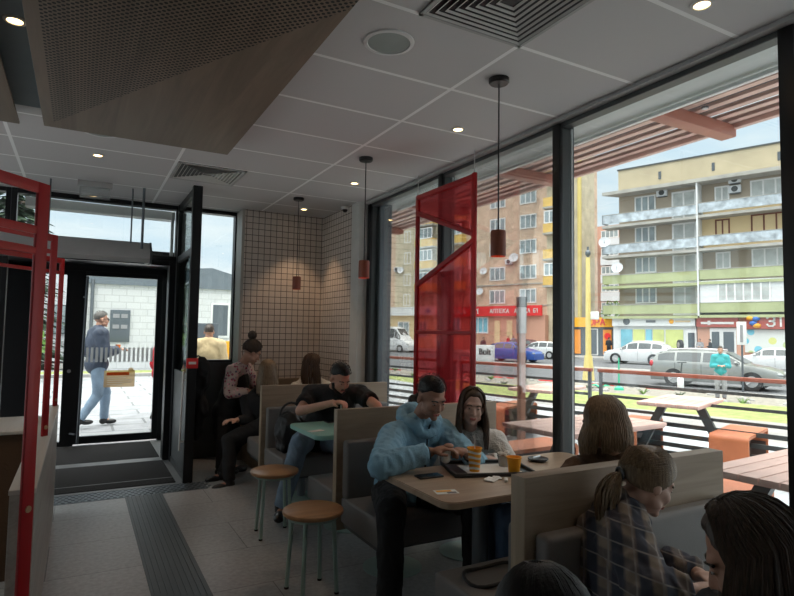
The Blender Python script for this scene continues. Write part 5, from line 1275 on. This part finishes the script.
    for x in P['ax']:
        for side in (-1, 1):
            c = Vector((x, side * (W - .1), r)); o_ = Vector((0, side, 0))
            b = NB(); cyl(b, mt @ (c - o_ * .1), mt @ (c + o_ * .115), r + .045, seg=28); w_ = obj('wheel_arch', b, 'plastic_black', body)
            b = NB(); cyl(b, mt @ (c - o_ * .09), mt @ (c + o_ * .125), r, seg=28); w = obj('wheel', b, 'tyre', t)
            b = NB(); cyl(b, mt @ (c + o_ * .12), mt @ (c + o_ * .132), r * .66, seg=24)
            for k in range(5):
                a_ = k * 2 * PI / 5; cyl(b, mt @ (c + o_ * .135), mt @ (c + o_ * .135 + Vector((math.cos(a_), 0, math.sin(a_))) * r * .62), .03, seg=6)
            obj('rim', b, 'rim', w)
    for side in (-1, 1):
        be, ro = interp(P['L'] / 2 - .12); b = NB(); ell(b, mt @ Vector((P['L'] / 2 - .12, side * (W - .22), be - .06)), (.18, .14, .08), mt.to_3x3().to_4x4()); obj('headlight', b, 'lamp_clear', t)
        be, ro = interp(-P['L'] / 2 + .05); b = NB(); ell(b, mt @ Vector((-P['L'] / 2 + .06, side * (W - .16), .88 if kind != 'van' else 1.2)), (.09, .12, .14), mt.to_3x3().to_4x4()); obj('tail_light', b, 'tail_red', t)
        x = P['pil'][-1] + .35; b = NB(); ell(b, mt @ Vector((x, side * (W + .07), interp(x)[0] + .08)), (.07, .1, .07), mt.to_3x3().to_4x4()); obj('wing_mirror', b, m, t)
        if kind in ('wagon', 'suv'): b = NB(); tube(b, [mt @ Vector((xx, side * W * .68, interp(xx)[1] + .05)) for xx in (-1.7, -1.0, -.3, .3)], .02, 6); obj('roof_rail', b, 'silver', t)
        for x in P['pil'][:2]:
            b = NB(); bx(b, x + .1, x + .28, side * (W - .005) - .015, side * (W - .005) + .015, interp(x)[0] - .18, interp(x)[0] - .15, .004, mt); obj('door_handle', b, m, t)
            b = NB(); bx(b, x - .006, x + .006, side * (W - .002) - .006, side * (W - .002) + .006, .3, interp(x)[0] - .05, 0, mt); obj('door_gap', b, 'plastic_black', body)
    b = NB(); bx(b, P['L'] / 2 - .06, P['L'] / 2 - .005, -.4, .4, .5, .62, .01, mt); obj('grille', b, 'plastic_black', t)
    return t, mt
car('estate_car', 'silver estate car with red tail light parked nearest beyond the railing', 'wagon', 6.0, 26.6, 'car_silver', -1)
t, mt = car('white_suv', 'white high-roofed car driving behind the silver estate, nose to the left', 'suv', 15.1, 44, 'car_white', 1)
car('white_sedan', 'white saloon car at the far right behind the silver estate', 'sedan', 6.3, 42, 'car_white', 1)
car('blue_car', 'dark blue car seen left of the brown post outside', 'sedan', 22.6, 38.5, 'car_blue', -1)
car('white_hatchback', 'white hatchback beyond the blue car, between the brown post and the thick mullion', 'hatch', 24.1, 46, 'car_white', 1)
car('maroon_car', 'dark maroon car parked in front of the pharmacy behind the blue car', 'hatch', 28.6, 50, 'car_maroon', 1, z=-.36)
car('white_van', 'tall white delivery van at the left edge of the window', 'van', 41.6, 46, 'car_white', -1, cat='van')
c = S(12.5, 44.5, 1.0); t = thing('spare_wheel_car', 'dark off-road car with a round spare wheel on its back, mostly hidden behind silver estate', 'car', S(11.0, 45.6, STREET)); t2 = t
b = NB(); SB(b, 9.2, 12.3, 44.4, 46.1, -.1, .5, .12); SB(b, 9.6, 12.2, 44.5, 46.0, .45, .75, .08); sobj('car_body', b, 'car_maroon', t)
for a in (9.8, 11.7):
    for q in (44.45, 46.05): b = NB(); cyl(b, S(a, q - .08, -.15), S(a, q + .08, -.15), .35, seg=24); obj('wheel', b, 'tyre', t)
b = NB(); cyl(b, S(12.33, 44.85, .95), S(12.5, 44.72, .95), .38, seg=28); w = obj('spare_wheel', b, 'tyre', t); b = NB(); cyl(b, S(12.5, 44.72, .95), S(12.53, 44.7, .95), .2, seg=20); obj('rim', b, 'rim', w)
# courier bag
p = S(22.9, 35.5, STREET + .95); t = thing('delivery_box', 'white delivery box with black lettering beside the blue car', 'box', p)
b = NB(); SB(b, 22.3, 23.75, 35.2, 35.7, -.42, .72, .05); sobj('box_body', b, 'sign_white', t); text('lettering', 'Bolt', .62, 'plastic_black', t, S(23.35, 35.17, .05), RV, (0, 0, 1), .01)

# ------------------------------------------------------------------ beyond the entrance
YW = 24.0
bd = thing('white_building', 'long low white brick building with a grey metal roof band beyond the entrance', 'building', (3, YW, 0))
z1 = 3.15
b = NB(); bx(b, .2, 12, YW, YW + 8, -.1, z1); obj('wall', b, 'white_brick', bd, smooth=False)
b = NB(); poly(b, [(.1, YW - .1, z1), (5.9, YW - .1, z1), (5.9, YW - .1, z1 + .5), (4.6, YW - .1, z1 + .85), (.1, YW - .1, z1 + .5)], (0, 8, 0)); obj('roof_band', b, 'far_roof', bd, smooth=False)
b = NB(); bx(b, .97, 1.65, YW - .08, YW, 1.0, 2.2, .01); nb = obj('notice_board', b, 'shop_dark', bd)
b = NB(); 
for k in range(4): bx(b, 1.06 + (k % 2) * .28, 1.28 + (k % 2) * .28, YW - .095, YW - .081, 1.9 - .4 * (k // 2), 2.05 - .4 * (k // 2))
obj('notices', b, 'grey_cloth', nb)
b = NB(); bx(b, 4.6, 5.35, YW - .06, YW, 1.2, 2.6); nb = obj('window', b, 'white_metal', bd); b = NB(); bx(b, 4.68, 5.27, YW - .08, YW - .05, 1.28, 2.52); obj('pane', b, 'shop_dark', nb)
b = NB(); cyl(b, (.35, YW - .1, 0), (.35, YW - .1, 3.3), .06, seg=10); obj('drainpipe', b, 'grey_metal', bd)
b = NB()
for k in range(12): bx(b, 1.2 + k * .4, 1.28 + k * .4, YW - .02, YW, .78, .8)
b.free()
tag(obj('wind_screen', B(1.75, 2.18, 10.6, 10.66, -.02, 1.62, .01), 'shop_dark'), 'dark green-grey upright panel outside the window beside the black post', 'panel')
bd = thing('pale_building', 'pale house with dark windows far beyond the entrance at the left', 'building', (-3, 34, 0))
b = NB(); bx(b, -5.5, .0, 32, 38, -.1, 5.2); obj('wall', b, 'far_white', bd, smooth=False); b = NB(); bx(b, -5.6, .1, 31.8, 38, 5.2, 5.6); obj('roof', b, 'far_roof', bd)
for x in (-4.6, -3.0, -1.4): b = NB(); bx(b, x, x + .8, 31.9, 32, 1.2, 2.6); w = obj('window', b, 'grey_metal', bd); b = NB(); bx(b, x + .06, x + .74, 31.88, 31.9, 1.26, 2.54); obj('pane', b, 'window_pane', w)
b = NB(); bx(b, -9, 9, 20.5, 22.2, -.02, .05); tag(obj('lawn', b, 'grass', smooth=False), 'narrow grass strip in front of the white building beyond the door', 'lawn', kind='stuff')
b = NB(); bx(b, -9, 9, 20.2, 20.5, -.02, .08); struct('kerb_entrance', b, 'kerb_stone')
tree('green_bush', (-1.55, 19.2, 0), 1.6, .7, 'leaf', 'bright green bush outside the left side window', 900, leaf=.16, seed=8)
b = NB(); bx(b, 1.9, 2.25, 7.75, 8.0, -.02, 3.4, .01); struct('column_outside', b, 'soffit')
b = NB(); bx(b, 2.45, 2.85, 11.9, 11.96, -.02, 1.28, .01); tag(obj('orange_poster', b, 'sign_orange'), 'low orange panel outside beyond the person in cream', 'poster')
# ------------------------------------------------------------------ people
V = Vector
def bigger(J, s): return J
# man in the blue hoodie
H = V((1.86, 2.94, 1.12))
J = dict(head=H, neck=V((1.84, 3.05, .97)), chest=V((1.82, 3.12, .77)), pelvis=V((1.8, 3.16, .57)), sL=V((1.66, 3.05, .875)), sR=V((2.02, 3.07, .875)),
         eL=at(382, 466, 3.02), eR=at(476, 464, 3.38), wL=at(430, 452, 3.1), wR=at(469, 455, 3.22), gL=at(446, 448, 3.1), gR=at(459, 447, 3.12), nL=V((.2, -.1, -1)), nR=V((-.3, .1, -1)), curl=V((1.5, 0, 0)),
         hL=V((1.68, 3.12, .53)), hR=V((1.9, 3.12, .53)), kL=V((1.48, 2.72, .56)), kR=V((1.98, 2.66, .56)), aL=V((1.42, 2.62, .1)), aR=V((1.95, 2.62, .1)), ts=V((-1, 0, 0)))
root, HM = person('person', 'person in a light blue hoodie with short dark hair, looking down at held food', J, (.02, -.88, -.42), (.0, -1, 0), 'skin_dark', 'hoodie_blue', 'black_cloth', 'plastic_black', 1.0, 1.02, .009, 'hair_black', 'short', bulk=.012, folds=.02, brow='hair_black')
nk = V((1.845, 3.04, .975))
b = NB(); tube(b, [nk + V((.115 * math.sin(a), .095 * math.cos(a) + .01, .035 * math.cos(a) + (-.035 if abs(a) > 2.6 else .005))) for a in [k * 2 * PI / 30 - PI for k in range(30)]], .034, 12, True); ell(b, nk + V((0, .1, .02)), (.11, .07, .075)); fuse('hood', b, 'hoodie_blue', root, .008, 2, .012, 20)
b = NB(); tube(b, [V((1.845, 2.925, .96)), V((1.845, 2.955, .9)), V((1.84, 2.95, .8)), V((1.835, 2.96, .7))], .006, 6); obj('zip', b, 'hoodie_dark', root)
for k in 'LR': b = NB(); w_ = J['w' + k]; d = (w_ - J['e' + k]).normalized(); cyl(b, w_ - d * .045, w_ - d * .008, .041, .037, 20); obj('cuff', b, 'hoodie_dark', root)
c = at(449, 452, 3.1); t = thing('food_wrap', 'white paper-wrapped food held in both hands of the person in the blue hoodie', 'food', c)
b = NB(); cap(b, c + V((-.02, 0, -.035)), c + V((-.01, .01, .012)), .024, .027); fuse('paper', b, 'paper', t, .005, 1, .004, 50); b = NB(); ell(b, c + V((0, .005, .03)), (.03, .026, .016)); obj('filling', b, 'skin_dark', t)
# girl with long hair
J = dict(head=at(472, 407, 3.62), neck=at(470, 430, 3.72), chest=at(472, 470, 3.8), pelvis=V((2.27, 3.2, .55)), sL=at(448, 444, 3.72), sR=at(495, 441, 3.72), eL=at(452, 466, 3.5), eR=at(511, 466, 3.6), wL=at(476, 461, 3.48), wR=at(488, 459, 3.5), 
         hL=V((2.18, 3.12, .53)), hR=V((2.36, 3.12, .53)), kL=V((2.15, 2.7, .55)), kR=V((2.4, 2.7, .55)), aL=V((2.15, 2.65, .1)), aR=V((2.4, 2.65, .1)))
root, HM = person('person', 'person with long dark brown hair and a white knitted jumper, looking at the camera', J, V((-.46, -.87, -.05)), (-.2, -1, 0), 'skin_pale', 'cream_knit', 'jeans_dark', 'plastic_white', 1.0, .92, .009, 'hair_brown', 'long', .27, bulk=.004, roll=-.1)
# man in black T-shirt
J = dict(head=at(340, 378, 4.85), neck=at(333, 391, 4.92), chest=at(335, 405, 4.98), pelvis=V((1.85, 4.9, .57)), sL=at(311, 394, 4.95), sR=at(360, 394, 5.0), eL=at(300, 411, 4.75), eR=at(377, 406, 4.75), wL=at(333, 403, 4.55), wR=at(386, 422, 4.6), gL=at(342, 402, 4.5),
         hL=V((1.75, 4.85, .54)), hR=V((1.97, 4.85, .54)), kL=V((1.56, 4.42, .58)), kR=V((1.98, 4.35, .56)), aL=V((1.46, 4.52, .1)), aR=V((1.9, 4.4, .1)), curl=V((1.9, 0, 0)), ts=V((-1, 0, 0)))
root, HM = person('person', 'bearded person in a black T-shirt eating with a small spoon at the teal table', J, V((.1, -.85, -.52)), (0, -1, 0), 'skin', 'black_cloth', 'jeans', 'plastic_black', .33, 1.02, .009, 'hair_black', 'short', bulk=.006, brow='hair_black')
b = NB(); h = lambda x, y, z: HM @ V((x, y, z))
tube(b, [h(x, y, z) for x, y, z in ((-.066, .02, -.03), (-.06, .04, -.065), (-.04, .068, -.088), (0, .088, -.1), (.04, .068, -.088), (.06, .04, -.065), (.066, .02, -.03))], .014, 8); tube(b, [h(-.02, .1, -.048), h(0, .104, -.045), h(.02, .1, -.048)], .005, 6); obj('beard', b, 'hair_black', root)
c = at(341, 405, 4.48); t = thing('spoon', 'small white spoon held by the bearded person over the ice cream pot', 'spoon', c); b = NB(); cyl(b, c, onz(341, 414, TZ + .06), .004); ell(b, onz(341, 414, TZ + .065), (.012, .01, .005)); obj('spoon_body', b, 'plastic_white', t)
# girl seated beyond, back view
J = dict(head=at(268, 372, 6.0), neck=at(265, 387, 6.0), chest=at(258, 408, 5.95), pelvis=V((1.73, 5.93, .55)), sL=at(246, 399, 5.95), sR=at(272, 397, 6.1), eL=at(249, 420, 5.85), eR=at(290, 418, 6.2), wL=at(237, 420, 5.75), wR=at(300, 408, 6.3),
         hL=V((1.68, 5.85, .53)), hR=V((1.75, 6.0, .53)), kL=at(229, 440, 5.7), kR=at(237, 440, 5.9), aL=at(229, 482, 5.58), aR=at(222, 474, 5.8))
J['tL'] = J['aL'] + V((-.16, -.04, -.04)); J['tR'] = J['aR'] + V((-.16, -.04, -.04))
person('person', 'seated person in black with long light brown hair and black boots, seen from behind', J, V((.55, .8, -.1)), (-.8, -.3, 0), 'skin', 'black_cloth', 'black_cloth', 'plastic_black', 1.0, .95, .011, 'hair_light', 'long', .27, face=True)
# girl at the tiled wall
J = dict(head=at(312, 365, 6.55), neck=at(311, 378, 6.55), chest=V((2.42, 6.5, .86)), pelvis=V((2.4, 6.5, .56)), sL=at(296, 388, 6.5), sR=at(328, 387, 6.6), eL=at(290, 402, 6.4), eR=at(335, 402, 6.5), wL=at(298, 404, 6.2), wR=at(322, 405, 6.2),
         hL=V((2.3, 6.45, .54)), hR=V((2.5, 6.45, .54)), kL=V((2.25, 6.05, .55)), kR=V((2.5, 6.05, .55)), aL=V((2.25, 6.05, .1)), aR=V((2.5, 6.05, .1)))
person('person', 'person with long brown hair and pale top sitting against the tiled wall, face turned away', J, V((.75, .1, -.35)), (0, -1, 0), 'skin_pale', 'cream_knit', 'jeans_dark', 'plastic_black', 1.0, .95, .011, 'hair_brown', 'long', .3, face=True)
# standing person with a bun
J = dict(head=at(252, 352, 6.1), neck=at(243, 364, 6.12), chest=at(236, 384, 6.15), pelvis=at(227, 412, 6.1), sL=at(233, 371, 5.98), sR=at(247, 370, 6.3), eL=at(229, 393, 5.92), eR=at(258, 392, 6.3), wL=at(250, 392, 5.95), wR=at(268, 382, 6.2), gL=at(262, 388, 6.0),
         hL=at(225, 419, 6.02), hR=at(229, 417, 6.2), kL=at(224, 437, 5.95), kR=at(231, 437, 6.1), aL=at(221, 469, 5.95), aR=at(230, 466, 6.1))
J['tL'] = J['aL'] + V((.15, .0, -.03)); J['tR'] = J['aR'] + V((.15, .0, -.03))
root, HM = person('person', 'standing person with dark hair bun, glasses, floral sleeves and black waistcoat, leaning forward', J, V((.8, .05, -.5)), (1, 0, 0), 'skin', 'floral', 'black_cloth', 'plastic_black', 1.0, .98, .01, 'hair_dark', 'bun', .1)
b = NB(); TT = frame3((1, 0, 0)); up_t = (J['chest'] - J['pelvis']).normalized(); TT = frame3(V((1, 0, 0)) - up_t * up_t.x, up_t)
for c, r in ((J['chest'], (.178, .142, .175)), ((J['chest'] + J['pelvis']) / 2, (.165, .135, .2)), (J['pelvis'], (.185, .155, .16)), (J['pelvis'] - V((0, 0, .14)), (.165, .135, .2))): ell(b, c, r, TT)
fuse('waistcoat', b, 'black_cloth', root, .01, 2, .01)
h = lambda x, y, z: HM @ V((x, y, z)); b = NB()
for sx in (-1, 1): tube(b, [h(sx * .032 + .022 * math.cos(a), .1, .003 + .018 * math.sin(a)) for a in [k * PI / 8 for k in range(16)]], .002, 6, True); tube(b, [h(sx * .054, .1, .006), h(sx * .08, .0, .006)], .002, 6)
tube(b, [h(-.012, .101, .006), h(.012, .101, .006)], .002, 6); obj('glasses', b, 'hair_grey', root)
# blonde woman behind the near divider
J = dict(head=at(603, 424, 2.75), neck=at(612, 452, 2.8), chest=at(610, 486, 2.8), pelvis=V((2.2, 1.93, .55)), sL=at(578, 472, 2.75), sR=at(646, 476, 2.75), eL=V((1.98, 2.0, .8)), eR=V((2.5, 2.0, .8)), wL=V((2.12, 2.16, .66)), wR=V((2.35, 2.16, .66)),
         hL=V((2.1, 2.0, .53)), hR=V((2.3, 2.0, .53)), kL=V((1.98, 2.38, .55)), kR=V((2.35, 2.4, .55)), aL=V((1.98, 2.35, .1)), aR=V((2.35, 2.38, .1)))
root, HM = person('person', 'person with smooth blonde hair and brown top, seen from behind at the oak table', J, V((-.12, .95, -.2)), (0, 1, 0), 'skin', 'brown_cloth', 'jeans_dark', 'plastic_black', 1.0, .98, .009, 'hair_blonde', 'long', .15)
# girl in the plaid shirt
J = dict(head=at(647, 481, 2.06), neck=at(622, 505, 2.06), chest=at(612, 560, 2.05), pelvis=V((1.62, 1.2, .55)), sL=at(600, 528, 2.2), sR=at(628, 545, 1.9), eL=at(650, 560, 2.3), eR=at(652, 592, 1.75), wL=at(700, 575, 2.1), wR=at(690, 590, 1.75), gL=at(712, 577, 2.0),
         hL=V((1.66, 1.28, .53)), hR=V((1.6, 1.1, .53)), kL=V((2.0, 1.05, .55)), kR=V((1.9, .95, .55)), aL=V((2.0, .95, .1)), aR=V((1.85, .85, .1)))
root, HM = person('person', 'person in a dark plaid shirt with a light brown ponytail, in profile facing right', J, V((.85, -.25, -.42)), (.8, -.5, 0), 'skin_pale', 'plaid', 'jeans_dark', 'plastic_black', 1.0, .94, .008, 'hair_light', 'ponytail', .3, bulk=.02, folds=.02, brow='hair_light')
b = NB(); nk = J['neck'] + V((0, 0, -.03)); cf = frame3((.8, -.5, 0))
tube(b, [nk + cf @ V((.075 * math.sin(a), .07 * math.cos(a) + .01, -.03 * math.cos(a) + .01)) for a in [k * 2 * PI / 24 for k in range(24)]], .02, 8, True); fuse('collar', b, 'plaid', root, .007, 1, .004)
# long-haired person front right
hd = at(752, 558, 1.3)
J = dict(head=hd, neck=hd + V((.03, -.02, -.15)), chest=hd + V((.05, -.05, -.33)), pelvis=V((hd.x + .1, hd.y - .15, .55)), sL=hd + V((-.05, -.2, -.22)), sR=hd + V((.12, .14, -.22)), eL=hd + V((-.12, -.25, -.42)), eR=hd + V((.1, .2, -.42)), wL=hd + V((-.1, -.02, -.4)), wR=hd + V((-.05, .15, -.38)),
         hL=V((hd.x + .08, hd.y - .25, .53)), hR=V((hd.x + .08, hd.y - .05, .53)), kL=V((hd.x - .3, hd.y - .25, .55)), kR=V((hd.x - .3, hd.y, .55)), aL=V((hd.x - .3, hd.y - .25, .1)), aR=V((hd.x - .3, hd.y, .1)))
person('person', 'person with long dark hair at the bottom right corner, head bent down', J, V((-.5, .8, -.5)), (-.9, .3, 0), 'skin', 'dark_cloth', 'jeans_dark', 'plastic_black', 1.0, 1.0, .009, 'hair_dark', 'long', .32)
# black-haired head at the bottom edge
hd = at(544, 643, 1.02)
J = dict(head=hd, neck=hd + V((0, -.02, -.14)), chest=hd + V((0, -.05, -.3)), pelvis=V((hd.x, hd.y - .06, .5)), sL=hd + V((-.16, -.03, -.2)), sR=hd + V((.16, -.03, -.2)), eL=hd + V((-.2, -.06, -.4)), eR=hd + V((.2, -.06, -.4)), wL=hd + V((-.14, .02, -.5)), wR=hd + V((.14, .02, -.5)),
         hL=V((hd.x - .08, hd.y, .48)), hR=V((hd.x + .08, hd.y, .48)), kL=V((hd.x - .1, hd.y + .3, .48)), kR=V((hd.x + .1, hd.y + .3, .48)), aL=V((hd.x - .1, hd.y + .3, .1)), aR=V((hd.x + .1, hd.y + .3, .1)))
person('person', 'person of whom only the black-haired head top shows at the bottom edge', J, V((.35, .85, -.3)), (.2, 1, 0), 'skin', 'black_cloth', 'black_cloth', 'plastic_black', 1.0, .95, .01, 'hair_black', 'long', .2)
# simple standing people outside
def stand(base, facing, hgt, label, top, bottom, hair, hstyle='short', skin='skin', shoes='plastic_black', stride=.0, voxel=.016, arms='front', bulk=.01, group=None, hl=.2):
    s = hgt / 1.75; b0 = V(base); f = V(facing).normalized(); r = V((f.y, -f.x, 0))
    def P(x, y, z): return b0 + r * x * s + f * y * s + V((0, 0, z * s))
    J = dict(head=P(0, .04, 1.63), neck=P(0, 0, 1.48), chest=P(0, 0, 1.27), pelvis=P(0, 0, .95), sL=P(-.18, 0, 1.41), sR=P(.18, 0, 1.41), hL=P(-.09, 0, .92), hR=P(.09, 0, .92),
             kL=P(-.1, .04 + stride * .45, .5), kR=P(.1, .04 - stride * .1, .5), aL=P(-.1, stride * .55, .09), aR=P(.1, -stride * .75, .09 + stride * .15))
    if arms == 'front': J.update(eL=P(-.24, .0, 1.12), eR=P(.24, .0, 1.12), wL=P(-.08, .24, 1.14), wR=P(.08, .24, 1.14))
    elif arms == 'pocket': J.update(eL=P(-.27, -.06, 1.13), eR=P(.24, .03, 1.13), wL=P(-.2, .1, .98), wR=P(.14, .26, 1.17))
    else: J.update(eL=P(-.25, -.05, 1.13), eR=P(.25, -.05, 1.13), wL=P(-.26, .05, .9), wR=P(.26, .05, .9))
    J['tL'] = J['aL'] + f * .13 * s - V((0, 0, .03)); J['tR'] = J['aR'] + f * .13 * s - V((0, 0, .03 + stride * .06))
    return person('person', label, J, f + V((0, 0, -.05)), f, skin, top, bottom, shoes, 1.0, s, voxel, hair, hstyle, hl, group, bulk=bulk, face=True)
root, HM = stand((.25, 10.1, -.02), (.97, .24, 0), 1.78, 'person in a navy padded jacket, jeans and sunglasses walking past the door', 'jacket_navy', 'jeans', 'hair_grey', stride=.3, arms='pocket', bulk=.03, voxel=.012)
h = lambda x, y, z: HM @ V((x, y, z)); b = NB()
for sx in (-1, 1): ell(b, h(sx * .032, .096, .004), (.024, .008, .018), HM.to_3x3().to_4x4()); tube(b, [h(sx * .055, .09, .008), h(sx * .082, .0, .008)], .004, 6)
obj('sunglasses', b, 'plastic_black', root)
b = NB()
for z in (1.38, 1.31, 1.24, 1.17, 1.1, 1.03, .96): tube(b, [V((.33, 10.1, z)) + V((.172 * math.cos(a), .172 * math.sin(a), .008 * math.sin(3 * a))) for a in [k * 2 * PI / 20 for k in range(20)]], .006, 6, True)
b.free()
t = thing('orange_cup', 'small orange cup in the hand of the person in the navy jacket', 'cup', (.54, 10.12, 1.17)); b = NB(); lathe(b, [(0, 0), (.03, 0), (.037, .09), (0, .09)], (.54, 10.12, 1.16)); obj('cup_body', b, 'orange', t); b = NB(); lathe(b, [(0, .09), (.039, .09), (.036, .1), (0, .1)], (.54, 10.12, 1.16)); obj('lid', b, 'plastic_white', t)
stand((1.22, 10.4, -.02), (.9, .2, 0), 1.45, 'person in a red jacket almost hidden behind the right side of the black door frame', 'red_cloth', 'dark_cloth', 'hair_dark', stride=.2, arms='down', bulk=.03)
stand((1.7, 8.95, -.02), (.3, 1, 0), 1.6, 'person in a cream jacket standing outside behind the entrance window', 'plaster_cream', 'dark_cloth', 'hair_dark', bulk=.03)
p = onz(721, 401, -.42); stand(p, -N + U * -.35, 1.66, 'person in a turquoise jacket and pale trousers holding a phone before the silver car', 'cyan_cloth', 'grey_cloth', 'hair_brown', bulk=.015, shoes='dark_cloth', voxel=.016)
for (a, bb, top, bot, lab, f) in ((12.75, 51.4, 'grey_cloth', 'dark_cloth', 'distant person in grey standing left by the shop door', -N), (12.05, 51.6, 'dark_cloth', 'grey_cloth', 'distant person in dark top standing next to the shop door', U), (20.15, 51.2, 'dark_cloth', 'dark_cloth', 'distant person in dark clothes by the orange shop poster', N), (30.6, 52.5, 'jeans', 'dark_cloth', 'distant person in blue top near the pharmacy entrance', -N), (31.4, 52.8, 'red_cloth', 'dark_cloth', 'distant person in a dark red top near the pharmacy entrance', -U)):
    stand(S(a, bb, -.36), f, 1.75, lab, top, bot, 'hair_dark', voxel=.03)
stand(S(23.9, 36.6, STREET), -U, 1.78, 'courier in maroon standing behind the white delivery box', 'car_maroon', 'dark_cloth', 'hair_dark', voxel=.025, bulk=.04)

finish()
# ------------------------------------------------------------------ daylight, lamps, camera
w = bpy.data.worlds.new('World'); SC.world = w; w.use_nodes = True; nt = w.node_tree; nt.nodes.clear()
out = node(nt, 'ShaderNodeOutputWorld'); bg = node(nt, 'ShaderNodeBackground', Strength=1.0)
tc = node(nt, 'ShaderNodeTexCoord'); mp = node(nt, 'ShaderNodeMapping'); mp.inputs['Scale'].default_value = (1.2, 1.2, 4.5); mp.inputs['Location'].default_value = (.3, .1, 0)
nt.links.new(tc.outputs['Generated'], mp.inputs[0]); nz = node(nt, 'ShaderNodeTexNoise', Scale=2.2, Detail=7.0, Roughness=.55); nt.links.new(mp.outputs[0], nz.inputs[0])
c = ramp(nt, nz.outputs['Fac'], [(.36, (.62, .76, .88)), (.5, (.8, .87, .92)), (.62, (.97, .98, .99))])
mxs = node(nt, 'ShaderNodeMix', _data_type='RGBA'); mxs.inputs[7].default_value = (1, .96, .92, 1); nt.links.new(c, mxs.inputs[6]); nt.links.new(mxs.outputs[2], bg.inputs[0]); nt.links.new(bg.outputs[0], out.inputs[0])
sz = node(nt, 'ShaderNodeSeparateXYZ'); nt.links.new(tc.outputs['Generated'], sz.inputs[0])   # overcast sky: brighter towards the zenith
mr = node(nt, 'ShaderNodeMapRange', _interpolation_type='SMOOTHSTEP'); mr.inputs['From Min'].default_value = .35; mr.inputs['From Max'].default_value = .9; mr.inputs['To Min'].default_value = WORLD; mr.inputs['To Max'].default_value = ZENITH
mz = node(nt, 'ShaderNodeMapRange'); mz.inputs['From Min'].default_value = .4; mz.inputs['From Max'].default_value = .8; nt.links.new(sz.outputs[2], mz.inputs['Value']); nt.links.new(mz.outputs[0], mxs.inputs[0])
nt.links.new(sz.outputs[2], mr.inputs['Value']); nt.links.new(mr.outputs[0], bg.inputs[1])
l = bpy.data.lights.new('sun', 'SUN'); l.energy = SUN; l.angle = math.radians(60); l.color = (1, .97, .92); o = bpy.data.objects.new('sun', l); COL.objects.link(o); o.rotation_euler = (math.radians(42), 0, math.radians(-150)); 
o.rotation_euler = Vector((.5, .35, -.8)).to_track_quat('-Z', 'Y').to_euler()
cam = bpy.data.cameras.new('camera'); co = bpy.data.objects.new('camera', cam); COL.objects.link(co); SC.camera = co
cam.sensor_fit = 'HORIZONTAL'; cam.sensor_width = 36; cam.lens = F / 794 * 36; cam.clip_start = .05; cam.clip_end = 400
r_ = Vector((AX.x, AY.x, AZ.x)); d_ = Vector((AX.y, AY.y, AZ.y)); f_ = Vector((AX.z, AY.z, AZ.z))   # image right, image down, forward in world
up_ = -d_; bk = -f_
co.matrix_world = Matrix(((r_.x, up_.x, bk.x, 0), (r_.y, up_.y, bk.y, 0), (r_.z, up_.z, bk.z, EYE), (0, 0, 0, 1)))
SC.view_settings.view_transform = 'Standard'; SC.view_settings.look = 'None'; SC.view_settings.gamma = 1; SC.view_settings.use_curve_mapping = False
SC.view_settings.exposure = EXPO
